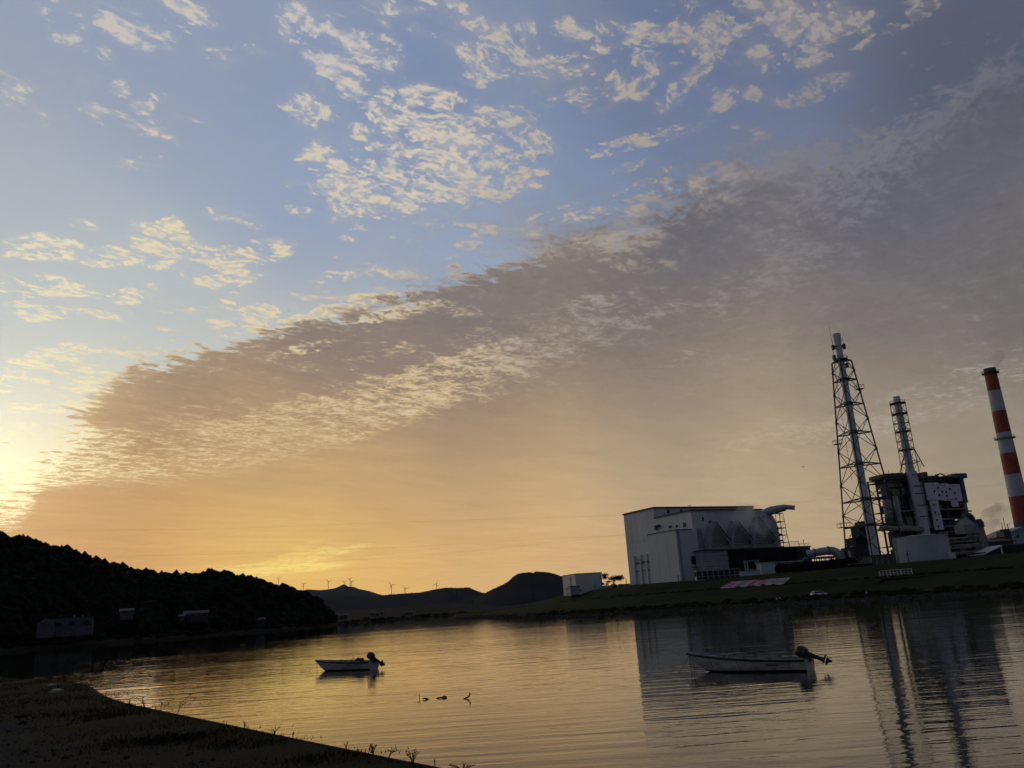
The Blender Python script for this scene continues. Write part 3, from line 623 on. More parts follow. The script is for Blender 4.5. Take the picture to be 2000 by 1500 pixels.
# small windows, louvres and vents
def win(par, x, y, z, w, h, face, mt='glass'):
    if face == 'r': f = lb('window', par, 'trim', x-w/2, x+w/2, y-.12, y-.003, z-h/2, z+h/2); g = lb('pane', f, mt, x-w/2+.12, x+w/2-.12, y-.16, y-.121, z-h/2+.12, z+h/2-.12)
    else: f = lb('window', par, 'trim', x-.12, x-.003, y-w/2, y+w/2, z-h/2, z+h/2); g = lb('pane', f, mt, x-.16, x-.121, y-w/2+.12, y+w/2-.12, z-h/2+.12, z+h/2-.12)
for (px, py, w, h, mt) in ((1382, 1012.5, .8, 1.3, 'glass'), (1396, 1020, 1.7, 1.7, 'glass_warm'), (1438.5, 1019.5, 1.2, 1.2, 'glass_warm')):
    win(hall, X(px, B), B, zl(px, py, X(px, B), B), w, h, 'r', mt)
for (px, py, w, h) in ((1316, 1028.5, 1.6, 1.0), (1329, 1027, 1.0, 1.2), (1344.5, 1024.5, 1.4, 1.8)):
    win(hall, x2, Y_(px, x2), zl(px, py, x2, Y_(px, x2)), w*1.5, h, 'l')
for (px, py, w, h) in ((1315, 998, 1.4, 1.6), (1341, 996.5, 1.2, 1.2)):
    win(hall, X(px), 0, zl(px, py, X(px), 0), w, h, 'r')
yv = Y_(1294, x2)
lb('intake_hood', hall, 'trim', x2-1.4, x2-.003, -4.5, -2.0, zl(1294, 1028, x2, -3), zl(1294, 1025, x2, -3))
lb('intake_hood', hall, 'trim', x2-1.0, x2-.003, -2.0, -.8, zl(1292, 1034, x2, -1), zl(1292, 1026, x2, -1))
zlv = zl(1356, 1094, X(1355, B), B)
lb('dark_opening', hall, 'dark_wall', X(1350.5, B), X(1361.5, B), B-.06, B-.003, zlv-1.7, zlv+1.7)
lb('balcony', hall, 'steel_grey', X(1349, B), X(1376, B), B-1.4, B-.003, zl(1360, 1107.5, X(1360, B), B), zl(1360, 1106, X(1360, B), B))
xs = X(1363.5, B); xe = X(1376, B)
sh = build('wall_louvre', MB().box(xs+1, xe, B-.5, B-.003, zl(1371, 1071, xs, B), zl(1371, 1030.5, xs, B)), 'duct', hall)
for k in range(9):
    z0 = zl(1371, 1070-k*4.4, xs, B); lb('slat', sh, 'duct_dark', xs+1.1, xe-.1, B-.56, B-.501, z0, z0+.35)
bar('roof_mast', (X(1365.5, B, py=1000), B+6, H2+.6), (X(1365.5, B, py=1000), B+6, H2+3.2), .12, 'steel_dark', hall)
bar('mast_arm', (X(1365.5, B, py=1000)-.8, B+6, H2+3.1), (X(1365.5, B, py=1000)+.8, B+6, H2+3.1), .1, 'steel_dark', hall)
# ------------------------------------------------------------------ machine annex in front of it
BA = B-5.0
xa = X(1373, BA); xb = X(1581, BA, py=1075); Ha = zl(1374, 1077, xa, BA); Hb = zl(1578, 1063, xb, BA)
HA = (Ha+Hb)/2
base = K1+E1*xa+E2*B
annex = thing('louvred_annex', 'long low annex with a black louvred front and three elbow ducts on its roof', 'factory building', (base.x, base.y, PL), TH)
def AX(px, y=BA, py=1090): return X(px, y, py=py)-xa
def za(px, py, y=BA): p = K1+E1*X(px, y, py=py)+E2*y; return ztop(p, px, py)-PL
LA = xb-xa; D_ = BA-B                    # front face at local y = D_
lb('annex_body', annex, 'dark_wall', .05, LA, D_+.3, -.05, -1, HA-.6)
lb('end_siding', annex, 'grey_wall', -.05, .04, D_+.05, -.1, -1, HA-.7)
lb('roof_slab', annex, 'steel_dark', -.6, LA+.6, D_-.6, -.05, HA-.6, HA)
xm = AX(1422); 
for k in range(6):
    z0 = HA-.6-(k+1)*(HA+.4)/6
    lb('siding_panel', annex, 'grey_wall', .05, xm, D_+.05+.03*(k % 2), D_+.29, z0+.12, z0+(HA+.4)/6)
xd = AX(1556)
nl = 22
lou = build('louvre', MB().box(xm+.2, xd, -.28, .0, 0, .16), 'dark_wall', annex); lou.location = (0, D_+.28, 2.0); 
for k in range(1, nl): piece('louvre', lou, annex, (0, D_+.28, 2.0+k*(HA-3.0)/nl))
for k in range(5):
    xx = xm+.2+(xd-xm-.2)*k/4; lb('louvre_post', annex, 'steel_dark', xx-.12, xx+.12, D_-.06, D_+.02, 1.8, HA-.7)
lb('end_cabin', annex, 'steel_dark', xd+.3, LA-.2, D_-.8, D_+.28, 1.0, HA-.65)
win(annex, AX(1563), D_-.8, za(1563, 1078), 1.4, 2.2, 'r')
lb('cabin_panel', annex, 'grey_wall', AX(1558), AX(1566), D_-.86, D_-.801, 2.0, HA-6.0)
# roof rail
for k in range(16):
    xx = AX(1535, py=1065)+k*(LA-AX(1535, py=1065))/15
    bar('rail_post', (xx, D_, HA), (xx, D_, HA+1.1), .06, 'steel_grey', annex, 4)
bar('hand_rail', (AX(1535, py=1065), D_, HA+1.1), (LA, D_, HA+1.1), .06, 'steel_grey', annex, 4)
xx = AX(1573, py=1058); bar('roof_mast', (xx, D_+1, HA), (xx, D_+1, HA+2.8), .14, 'steel_grey', annex)
bar('mast_arm', (xx-.7, D_+1, HA+2.7), (xx+.7, D_+1, HA+2.7), .1, 'steel_grey', annex)
tb = MB().tube([(AX(1546, py=1060), D_+1.5, HA), (AX(1546, py=1060), D_+1.5, HA+2.1), (AX(1565, py=1060), D_+1.5, HA+2.1), (AX(1565, py=1060), D_+1.5, HA)], .14, 6)
build('vent_pipe', tb, 'beige', annex)
# elbow ducts: three thick fans of sheet steel
def elbow(px0, px1, pytop, lab):
    y0 = D_+1.2; t = 3.0
    xl, xr = AX(px0, B-6), AX(px1, B-6); R = (xr-xl)*1.02
    root = thing('elbow_duct', lab, 'exhaust duct', tuple(base+E1*xr+E2*y0+Vector((0, 0, PL+HA))), TH, 'elbow ducts on the annex roof')
    a0, a1, n = math.pi, math.pi*.70, 9
    R2 = R*1.0
    arc = [(math.cos(a0+(a1-a0)*k/n)*R2, math.sin(a0+(a1-a0)*k/n)*R2*1.18+.3) for k in range(n+1)]
    poly = [(x, 0, z) for x, z in arc]+[(-.15, 0, 3.6), (.0, 0, .05)]+[(-R2, 0, .05)]
    build('side_plate', MB().prism([Vector(p)+Vector((0, .25, 0)) for p in poly], (0, t-.5, 0)), 'duct_dark', root)
    sk = MB(); w = .9
    rows_o = [(x*1.03, 0, z*1.03+.05) for x, z in arc]; rows_i = [(x*(1-w/R2), 0, z*(1-w/R2)) for x, z in arc]
    for yy, hh in ((0.0, .28),):
        for k in range(n):
            q = [rows_o[k], rows_o[k+1], rows_i[k+1], rows_i[k]]
            sk.prism([Vector(p)+Vector((0, yy, 0)) for p in q], (0, hh, 0))
    build('front_flange', sk, 'duct', root)
    cs = MB()
    for k in range(n):
        q = [Vector(rows_o[k]), Vector(rows_o[k+1]), Vector((arc[k+1][0], 0, arc[k+1][1])), Vector((arc[k][0], 0, arc[k][1]))]
        cs.prism([p+Vector((0, .29, 0)) for p in q], (0, t, 0))
    build('curved_back', cs, 'duct', root, smooth=True)
    for k in range(1, n):
        x, z = arc[k]; v = Vector((x, 0, z)); c0 = Vector((-.3, 0, 1.6)); dd = (v-c0)
        build('rib', MB().tube([c0+dd*.12+Vector((0, .2, 0)), c0+dd*.93+Vector((0, .2, 0))], .10, 4), 'steel_dark', root)
    x, z = arc[n]; build('top_flange', MB().tube([(x, .15, z), (-.15, .15, 3.6)], .22, 5), 'steel_dark', root)
elbow(1397, 1440, 1028, 'leftmost elbow duct on the annex roof, clear of the steam')
elbow(1441, 1484, 1028, 'middle elbow duct on the annex roof, half veiled by steam')
elbow(1484, 1530, 1028, 'rightmost elbow duct on the annex roof, against the round tank')
# round tank, its slanting duct and the scaffold tower
tp = K1+E1*X(1499, -10)+E2*(-10); rT = 6.9
tz = ztop(tp, 1494, 993)-PL
tankr = thing('domed_tank', 'big domed round tank at the right end of the factory hall', 'tank', (tp.x, tp.y, PL))
build('tank_shell', MB().lathe([(rT, 0), (rT, tz*.62), (rT*.98, tz*.70), (rT*.90, tz*.80), (rT*.74, tz*.88), (rT*.5, tz*.945), (rT*.25, tz*.985), (.3, tz)], 32), 'duct', tankr, smooth=True)
for zz in (.35, .5, .62): build('tank_band', MB().lathe([(rT+.1, tz*zz), (rT+.1, tz*zz+.25)], 32), 'steel_dark', tankr)
for k in range(5): build('side_nozzle', MB().tube([(rT*math.cos(-.6)*.98, rT*math.sin(-.6)*.98, tz*(.42+.09*k)), (rT*math.cos(-.6)*1.22, rT*math.sin(-.6)*1.22, tz*(.42+.09*k))], .4, 8), 'steel_dark', tankr, smooth=True)
def pxz(px, py, d): p = at(px, py, d); return p
dT = math.hypot(tp.x, tp.y)
a = pxz(1486, 1003, dT-2); b = pxz(1505, 997.5, dT-2.5); c = pxz(1532, 991.5, dT-3); e = pxz(1537, 990.5, dT-3); f = pxz(1551, 991.5, dT-3)
sd = thing('slanting_duct', 'grey duct slanting up to the right above the domed tank', 'duct', (a.x, a.y, a.z))
build('duct_body', MB().tube([p-a for p in (a, b, c)], [1.2, 2.0, 1.55], 16), 'duct', sd, smooth=True)
build('duct_mouth', MB().tube([p-a for p in (c, e, f)], [1.55, 1.1, 1.05], 16), 'duct', sd, smooth=True)
build('mouth_ring', MB().tube([f-a, f-a+(f-e).normalized()*.3], 1.2, 16), 'steel_dark', sd)
s0 = at(1530, 1064, dT-1); sc_ = thing('scaffold_tower', 'thin open scaffold tower holding up the slanting duct', 'scaffold', (s0.x, s0.y, s0.z), TH)
hT = at(1532, 1002, dT-1).z-s0.z; wS, wT = 3.4, 2.4
lv = [0, .07, .30, .53, .73, 1.0]
def cs_(i, t): sx, sy = ((-1, -1), (1, -1), (1, 1), (-1, 1))[i]; w = wS/2+(wT/2-wS/2)*t; return Vector((sx*w+.2, sy*w, hT*t))
for i in range(4): bar('leg', cs_(i, 0)-Vector((0, 0, HA*.1)), cs_(i, 1), .13, 'beige', sc_)
for t in lv[1:]:
    for i in range(4): bar('cross_beam', cs_(i, t), cs_((i+1) % 4, t), .15, 'steel_dark', sc_)
for q in range(1, 5): bar('brace', cs_(0 if q % 2 else 1, lv[q]), cs_(1 if q % 2 else 0, lv[q+1]), .08, 'beige', sc_)
# low works in front of the annex
def near(px, py, d): p = at(px, py, d); return Vector((p.x, p.y, 0))
def frontbox(name, label, cat, px0, px1, py_top, py_bot, d, depth, mt, part='wall', rz=TH*.35, group=None):
    c0 = at((px0+px1)/2, py_bot, d); w = (px1-px0)/FPX*d*1.02; h = at((px0+px1)/2, py_top, d).z-c0.z
    r = thing(name, label, cat, (c0.x, c0.y, c0.z), rz, group)
    build(part, MB().box(-w/2, w/2, 0, depth, -1.5, h), mt, r)
    return r, w, h
r, w, h = frontbox('white_hut', 'small pale hut with flat lid in front of the black louvres', 'hut', 1490, 1516, 1099, 1123, 345, 5, 'white_wall')
build('roof', MB().box(-w/2-.3, w/2+.3, -.3, 5.3, h, h+.35), 'steel_grey', r); build('side_pipe', MB().box(w/2+.05, w/2+.9, .5, 4, -1, h*.9), 'grey_wall', r)
r, w, h = frontbox('low_white_wall', 'low pale wall left of the hut, above the painted banner', 'wall', 1447, 1489, 1115.5, 1127, 344, .5, 'white_wall')
build('wall_cap', MB().box(-w/2-.1, w/2+.1, -.12, .62, h, h+.25), 'steel_grey', r)
r, w, h = frontbox('covered_walkway', 'long railed walkway with dark openings at the foot of the hall', 'walkway', 1363, 1446, 1123.5, 1130.5, 349, 2.2, 'steel_grey', 'deck', TH*.3)
build('floor_beam', MB().box(-w/2, w/2, -.06, -.003, h*.2, h*.75), 'glass', r)
for k in range(9):
    xx = -w/2+w*k/8; build('post', MB().box(xx-.16, xx+.16, -.25, -.065, -1, h+1.9), 'steel_grey', r)
build('top_rail', MB().box(-w/2, w/2, -.22, 2.2, h+1.9, h+2.25), 'steel_grey', r); build('mid_rail', MB().box(-w/2, w/2, -.2, -.05, h+.9, h+1.02), 'steel_grey', r)
build('back_screen', MB().box(-w/2, w/2, 2.21, 2.3, h, h+1.85), 'dark_wall', r)
r, w, h = frontbox('portal_frame', 'pale open portal frames standing against the black louvres', 'frame', 1457, 1487, 1096, 1113.5, 347, .4, 'steel_grey', 'sill')
for nm in [r.children[0]]: nm.scale = (1, 1, .12)
for k, q in enumerate((-.5, -.34, .22, .38)): build('post', MB().box(w*q-.22, w*q+.22, -.05, .35, 0, h), 'steel_grey', r)
build('head_beam', MB().box(-w/2-.3, w*.38+.3, -.1, .4, h, h+.4), 'steel_grey', r)
r, w, h = frontbox('pipe_gantry', 'grey pipe gantry running right from the pale hut', 'pipe gantry', 1520, 1572, 1096.5, 1112, 350, 1.0, 'dark_wall', 'gantry_base', TH*.3)
r.children[0].scale = (1, 1, .5)
for k in range(7): xx = -w/2+w*k/6; build('post', MB().box(xx-.12, xx+.12, -.2, -.01, 0, h), 'steel_grey', r)
for q in (.55, .75, .98): build('pipe', MB().tube([(-w/2, .2, h*q), (w/2, .2, h*q)], .24, 8), 'steel_grey', r, smooth=True)
# dark hedge and bushes at the top of the slope
hd = MB(); rnd = random.Random(21)
for i in range(520):
    px = rnd.uniform(1518, 1668); d = 338+rnd.uniform(-4, 5)-(px-1518)*.05; r_ = rnd.uniform(.8, 1.6)
    p = polar(azim(px, 1110), d, PL+rnd.uniform(0, 2.6)); hd.ico(p, r_, 1, .5, (1, 1, .8), i)
tag(build('hedge', hd, 'leaf', fix=False), 'dark hedge along the slope top right of the annex', 'hedge')
# big elbow pipe
pb = [at(x, y, 350) for x, y in ((1576, 1083), (1590, 1080), (1606, 1077), (1618, 1075.5), (1627, 1076), (1635, 1079.5), (1641, 1085), (1645, 1092))]
pr = thing('overhead_pipe', 'fat silver pipe bending down between the annex and the lattice tower', 'pipe', tuple(pb[0]))
build('pipe_run', MB().tube([p-pb[0] for p in pb[:4]], [1.35, 1.4, 1.5, 1.5], 18), 'duct', pr, smooth=True)
build('pipe_bend', MB().tube([p-pb[0] for p in pb[3:]], [1.55, 1.6, 1.6, 1.6, 1.6], 18), 'duct', pr, smooth=True)
for q in (1, 3): build('flange', MB().tube([pb[q]-pb[0]-Vector((.15, 0, 0)), pb[q]-pb[0]+Vector((.15, 0, 0))], 1.75, 18), 'steel_dark', pr)
# pipe rack
p0 = at(1574, 1108, 352); rk = thing('pipe_rack', 'dark cluttered pipe rack under the fat silver pipe', 'pipe rack', (p0.x, p0.y, PL), .05)
wr = 98/FPX*352
for k in range(12):
    xx = wr*k/11; bar('post', (xx, 0, 0), (xx, 0, 5.2), .18, 'steel_dark', rk); bar('post', (xx, 3, 0), (xx, 3, 5.2), .18, 'steel_dark', rk)
    bar('cross_beam', (xx, 0, 3.6+.0*k), (xx, 3, 3.6), .15, 'steel_dark', rk)
for (yy, zz, rr) in ((.4, 5.2, .3), (1.4, 5.3, .45), (2.4, 5.2, .3), (.2, 3.8, .25), (1.1, 3.9, .3), (2.4, 3.9, .35), (.2, 2.3, .3), (1.4, 1.9, .4)):
    build('pipe', MB().tube([(0, yy, zz), (wr, yy, zz)], rr, 8), 'steel_dark' if rr < .4 else 'steel_grey', rk, smooth=True)
rnd = random.Random(31)
for k in range(16):
    xx = rnd.uniform(0, wr); w = rnd.uniform(.6, 2.2); build('pump_housing', MB().box(xx, xx+w, .5, 2.6, 0, rnd.uniform(1.0, 3.2)), 'steel_dark', rk)
# ------------------------------------------------------------------ tall stack in a lattice tower
def axis_at(px, py, d): return at(px, py, d)
TD = 338.0
tb_ = at(1711, 1100, TD); tw = thing('lattice_stack', 'tallest chimney stack, pale tube inside a black three-legged lattice tower', 'chimney', (tb_.x, tb_.y, PL))
def tz_(px, py): return at(px, py, TD).z-PL
HT = tz_(1636, 652)
build('stack_tube', MB().lathe([(1.55, 0), (1.5, HT*.3), (1.35, HT*.6), (1.2, HT*.86), (1.2, HT*.955), (1.45, HT*.965), (1.5, HT)], 24), 'stack', tw, smooth=True)
lev = [tz_(*q) for q in ((1651, 703), (1655, 741), (1661, 789), (1669, 845), (1679, 907), (1690, 976), (1699, 1026))]+[2.0]
zt, zb = lev[0], 0.0
def rad(z): t = (z-zb)/(zt-zb); return 12.4+(4.1-12.4)*t
ANG = [math.radians(a) for a in (4, 124, 244)]
def leg(i, z): return Vector((math.cos(ANG[i])*rad(z), math.sin(ANG[i])*rad(z), z))
for i in range(3): bar('leg', leg(i, zb), leg(i, zt), .30, 'steel_dark', tw, 8)
for L_ in range(len(lev)):
    z = lev[L_]
    for i in range(3):
        j = (i+1) % 3; A_, B_ = leg(i, z), leg(j, z)
        if L_ < 7: bar('cross_beam', A_, B_, .24, 'steel_dark', tw)
        if L_ < 7: bar('stay', (A_+B_)/2, Vector((0, 0, z))+((A_+B_)/2-Vector((0, 0, z)))*.12, .16, 'steel_dark', tw, 5)
        if L_ < 7:
            z2 = lev[L_+1]; zm = (z+z2)/2; C0, C1 = (A_+B_)/2, (leg(i, z2)+leg(j, z2))/2
            for q in (i, j):
                bar('brace', C0, leg(q, zm), .14, 'steel_dark', tw, 5); bar('brace', leg(q, zm), C1, .14, 'steel_dark', tw, 5)
    if L_ < 7: build('collar', MB().lathe([(1.62, z-.35), (1.7, z-.3), (1.7, z+.3), (1.55, z+.35)], 16), 'steel_dark', tw)
nd = None
for i in range(3):
    for L_ in range(6):
        for z in ((lev[L_]+lev[L_+1])/2, lev[L_+1]*.55+lev[L_]*.45):
            if nd is None: nd = build('joint', MB().ico((0, 0, 0), .5, 1), 'steel_dark', tw); nd.location = leg(i, z)
            else: piece('joint', nd, tw, leg(i, z))
for (zz, i, s) in ((lev[1]-(lev[1]-lev[2])*.42, 0, 1.3), (lev[3]-(lev[3]-lev[4])*.25, 1, 1.3), (lev[6]+.4, 1, 1.8)):    # little galleries on the legs
    p = leg(i, zz); g = build('leg_platform', MB().box(p.x-s, p.x+s, p.y-s, p.y+s, zz, zz+.15), 'steel_dark', tw)
    for sx in (-1, 1):
        for sy in (-1, 1): bar('rail_post', (p.x+sx*s, p.y+sy*s, zz+.15), (p.x+sx*s, p.y+sy*s, zz+1.6), .09, 'steel_grey', g, 4)
    for sx, sy, ex, ey in ((-1, -1, 1, -1), (1, -1, 1, 1), (1, 1, -1, 1), (-1, 1, -1, -1)):
        bar('hand_rail', (p.x+sx*s, p.y+sy*s, zz+1.6), (p.x+ex*s, p.y+ey*s, zz+1.6), .08, 'steel_grey', g, 4)
def ringplat(par, r0, r1, z, h=1.3, n=14, mt='steel_dark', c=(0, 0)):
    g = build('ring_platform', MB().lathe([(r0, z), (r1, z), (r1, z+.25), (r0, z+.25)], 20, (c[0], c[1], 0)), mt, par)
    for k in range(n):
        a = 6.283*k/n; p = Vector((c[0]+math.cos(a)*r1*.97, c[1]+math.sin(a)*r1*.97, z+.2)); bar('rail_post', p, p+Vector((0, 0, h)), .06, mt, g, 4)
    cir = [Vector((c[0]+math.cos(6.283*k/16)*r1*.97, c[1]+math.sin(6.283*k/16)*r1*.97, z+h)) for k in range(17)]
    build('hand_rail', MB().tube(cir, .07, 4, False), mt, g)
ringplat(tw, 1.1, 2.6, lev[0]+.2)
build('top_platform', MB().box(-2.3, 2.3, -1.2, .2, HT*.94, HT*.94+.2), 'steel_dark', tw)
for (x, z0, z1) in ((2.1, .93, .975), (-2.1, .93, .97), (2.0, .845, .885), (-2.4, .885, .925)):
    gb = build('cable_cage', MB().box(x-.45, x+.45, -.6, .6, HT*z0, HT*z1*.5+HT*z0*.5), 'steel_dark', tw)
    bar('aerial', (x, 0, HT*z0), (x, 0, HT*z1+.6), .09, 'steel_grey', gb, 4); bar('bracket', (x*.4, 0, HT*z0+.4), (x, 0, HT*z0+.4), .14, 'steel_dark', gb, 4)
bar('lightning_rod', (-2.2, 0, HT*.96), (-2.3, 0, HT+3.6), .06, 'steel_grey', tw, 4)
lad = MB()
for k in range(26):
    z = lev[0]-2-k*3.4*.5
    lad.tube([(-2.6-.07*k*.5, 1.0, z), (-2.0-.07*k*.5, 1.6, z-.8)], .09, 4); lad.tube([(-2.0-.07*k*.5, 1.6, z-.8), (-2.6-.07*k*.5, 1.0, z-1.7)], .07, 4)
build('ladder_cage', lad, 'steel_dark', tw)
# ------------------------------------------------------------------ second stack
SD = 362.0
sb = at(1811, 1095, SD); st = thing('caged_stack', 'shorter silver stack in a narrow ringed cage rising out of the boiler house', 'chimney', (sb.x, sb.y, PL))
def sz(px, py): return at(px, py, SD).z-PL
HS = sz(1757, 774)
build('stack_tube', MB().lathe([(1.9, 0), (1.85, HS*.2), (1.55, HS*.55), (1.4, HS*.8), (1.35, HS)], 24), 'stack', st, smooth=True)
slv = [sz(*q) for q in ((1758, 788), (1762, 808.5), (1765, 826), (1768, 843.5), (1771, 861), (1775, 879), (1781, 905), (1787, 930))]
def cg(i, z):
    t = (z-slv[-1])/(slv[0]-slv[-1]); w = 1.95+.15*(1-t); sx, sy = ((-1, -1), (1, -1), (1, 1), (-1, 1))[i]
    c_, s_ = math.cos(.35), math.sin(.35); return Vector(((sx*c_-sy*s_)*w, (sx*s_+sy*c_)*w, z))
for i in range(4): bar('cage_leg', cg(i, slv[-1]), cg(i, slv[0]), .15, 'steel_dark', st)
for k, z in enumerate(slv):
    for i in range(4):
        bar('cage_ring', cg(i, z), cg((i+1) % 4, z), .14, 'steel_dark', st, 5)
        if k < len(slv)-1: bar('brace', cg(i, z), cg((i+1) % 4, slv[k+1]), .07, 'steel_grey', st, 4); bar('brace', cg((i+1) % 4, z), cg(i, slv[k+1]), .07, 'steel_grey', st, 4)
for k in (0, 1, 3, 5): ringplat(st, 1.3, 3.0 if k < 2 else 2.7, slv[k], .9 if k else 1.1, 10)
for (dx, px, py) in ((-1, 1754, 924), (1, 1811, 909)):
    p = at(px, py, SD); bar('raking_strut', cg(0 if dx < 0 else 1, slv[5]), Vector((p.x-sb.x, 0, p.z-PL)), .2, 'steel_dark', st)
a = at(1802, 900, SD); b = at(1784, 899, SD); bar('cross_beam', Vector((a.x-sb.x, 0, a.z-PL)), Vector((b.x-sb.x, 0, b.z-PL)), .15, 'steel_dark', st)
for q in (.25, .5, .75): 
    p = cg(1, slv[5])*(1-q)+Vector((at(1811, 909, SD).x-sb.x, 0, at(1811, 909, SD).z-PL))*q; bar('brace', p, cg(1, slv[6]+(slv[7]-slv[6])*q), .08, 'steel_dark', st)
for z in (HS*.12, HS*.2, HS*.28, HS*.36, HS*.44, HS*.52): build('stack_band', MB().lathe([(1.98-.4*z/HS, z), (1.98-.4*z/HS, z+.3)], 20), 'steel_dark', st)
# ------------------------------------------------------------------ red and white chimney
CD = 430.0
cb = at(2003, 1040, CD); ch = thing('striped_chimney', 'red and white banded concrete chimney at the right edge, dark cap smoking faintly', 'chimney', (cb.x, cb.y, PL))
def cz(px, py): return at(px, py, CD).z-PL
bz = [cz(*q) for q in ((1938, 719), (1940, 728), (1946, 763), (1953, 803), (1962, 845), (1969, 885.5), (1977, 927), (1985, 970), (1993, 1018))]+[-1]
def cr_(z): return 4.0+(2.55-4.0)*max(0, z)/bz[0]
mats = ['dark_wall', 'red', 'band_white', 'red', 'band_white', 'red', 'band_white', 'red', 'concrete']
names = ['cap', 'red_band', 'white_band', 'red_band', 'white_band', 'red_band', 'white_band', 'red_band', 'foot']
for k in range(9): build(names[k], MB().lathe([(cr_(bz[k+1]), bz[k+1]), (cr_(bz[k]), bz[k])], 32), mats[k] if k else 'concrete', ch, smooth=True)
ringplat(ch, 2.5, 3.6, bz[1]-.2, 1.2, 14); ringplat(ch, 2.8, 4.3, cz(1963, 857), .9, 16, 'steel_grey')
build('access_hatch', MB().box(-1, 1, -cr_(bz[8]*1.1)-.3, -cr_(bz[8]*1.1)+.3, bz[8]*1.05, bz[8]*1.05+2.0), 'steel_dark', ch)
# ------------------------------------------------------------------ boiler house
BD = 352.0
b0 = at(1748, 1095, BD); BH = thing('boiler_house', 'tall open steel boiler house crammed with ducts, white clad stair tower and blue corner', 'power station', (b0.x, b0.y, PL), .30)
ux = 1/FPX*BD*1.02
def bx(px, py=1000): # local x from a photo column at a given row (verticals lean with the camera)
    a_ = azim(px, py); p = Vector((b0.x, b0.y, 0)); e = Vector((math.cos(.30), math.sin(.30), 0)); return along(p, e, px, py)
def bzz(px, py): return at(px, py, BD).z-PL
def bb(name, mt, pa, pb_, pyt, pyb, y0, y1, par=BH):
    pm = (pa+pb_)/2; ym = (pyt+pyb)/2
    return lb(name, par, mt, bx(pa, ym), bx(pb_, ym), y0, y1, bzz(pm, pyb), bzz(pm, pyt))
xL, xR = bx(1727, 935), bx(1876, 935)
ztopB = bzz(1800, 925)
floors = [.5, 7.5, 14.0, 20.5, 26.5, 32.0, ztopB]
cols = [xL, xL+6.5, xL+13.5, xL+20, xL+26.5, xR]
for k, xx in enumerate(cols):
    for yy in (0, 5, 9.5): lb('column', BH, 'steel_dark', xx-.28, xx+.28, yy-.28, yy+.28, 0, ztopB)
for z in floors[1:]:
    lb('floor_deck', BH, 'steel_dark', xL-.5, xR+.5, .3, 10, z-.18, z)
    lb('edge_beam', BH, 'steel_grey' if z < 25 else 'steel_dark', xL-.5, xR+.5, -.35, .29, z-.45, z+.05)
    bar('hand_rail', (xL, -.3, z+1.1), (xR, -.3, z+1.1), .06, 'steel_grey', BH, 4)
rnd = random.Random(77)
for f in range(6):
    for k in range(5):
        xa_, xb_ = cols[k], cols[k+1]
        if rnd.random() < .75:
            A_, B_ = Vector((xa_, -.15, floors[f])), Vector((xb_, -.15, floors[f+1]))
            if rnd.random() < .5: A_.x, B_.x = B_.x, A_.x
            bar('brace', A_, B_, .14, 'steel_dark', BH, 5)
        for q in range(3):                 # plant on each deck
            w = rnd.uniform(1.2, 4.5); x0 = rnd.uniform(xa_+.2, max(xa_+.3, xb_-w)); h = rnd.uniform(1.5, floors[f+1]-floors[f]-.6); y0 = rnd.uniform(.8, 4)
            lb('equipment', BH, rnd.choice(['steel_dark', 'dark_wall', 'beige', 'steel_grey', 'steel_dark']), x0, x0+w, y0, y0+rnd.uniform(1.5, 4), floors[f], floors[f]+h)
        if rnd.random() < .5:
            xx = rnd.uniform(xa_, xb_); build('riser_pipe', MB().tube([(xx, .6, floors[f]), (xx, .6, floors[f+1])], rnd.uniform(.15, .45), 8), rnd.choice(['steel_grey', 'beige', 'steel_dark']), BH, smooth=True)
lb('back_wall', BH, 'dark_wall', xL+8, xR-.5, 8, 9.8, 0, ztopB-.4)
# left part: roofed hopper floors with dull yellow lagging
bb('lagged_casing', 'beige', 1737, 1764, 936, 948, 1.0, 8)
bb('roof_cowl', 'steel_dark', 1727, 1768, 922, 929, -.6, 9)
bb('lagged_casing', 'beige', 1744, 1772, 950, 956, 1.5, 9)
hp = [at(x, y, BD)-Vector((b0.x, b0.y, PL)) for x, y in ((1745, 957), (1772, 957), (1764, 969), (1752, 969))]; hp = [Vector((bx(*c_), 0, p.z)) for p, c_ in zip(hp, ((1745, 957), (1772, 957), (1764, 969), (1752, 969)))]
build('hopper', MB().prism([(p.x, 1.2, p.z) for p in hp], (0, 6, 0)), 'beige', BH)
def vp(name, mt, pts, r, y=-.8, n=14):
    q = [at(x, yy, BD)-Vector((b0.x, b0.y, PL)) for x, yy in pts]
    q = [Vector((bx(*c_), 0, p.z)) for p, c_ in zip(q, pts)]; return build(name, MB().tube([(p.x, y, p.z) for p in q], r, n), mt, BH, smooth=True)
vp('down_duct', 'duct', [(1745, 968), (1751, 1000), (1755, 1018)], [1.0, 1.05, 1.05])
vp('down_duct', 'steel_grey', [(1753, 1018), (1757, 1028), (1766, 1031), (1800, 1031)], [1.0, 1.1, 1.1, 1.1])
vp('flue_duct', 'beige', [(1712, 1034), (1740, 1034), (1798, 1033)], [.9, 1.0, 1.05], -2.2)
vp('side_vessel', 'steel_grey', [(1729, 975), (1731, 990), (1734, 1012)], [1.6, 1.8, 1.5])
vp('main_flue', 'stack', [(1773, 917), (1784, 970), (1793, 1010), (1801, 1045)], [1.9, 1.9, 1.9, 1.9], -1.6, 20)
for q in ((1775.5, 925), (1779.5, 947), (1782.5, 962), (1787, 985), (1792, 1007)):
    p = at(q[0], q[1], BD)-Vector((b0.x, b0.y, PL)); p.x = bx(*q); lb('flue_band', BH, 'steel_dark', p.x-2.1, p.x+2.1, -3.7, -3.4, p.z-.15, p.z+.15)
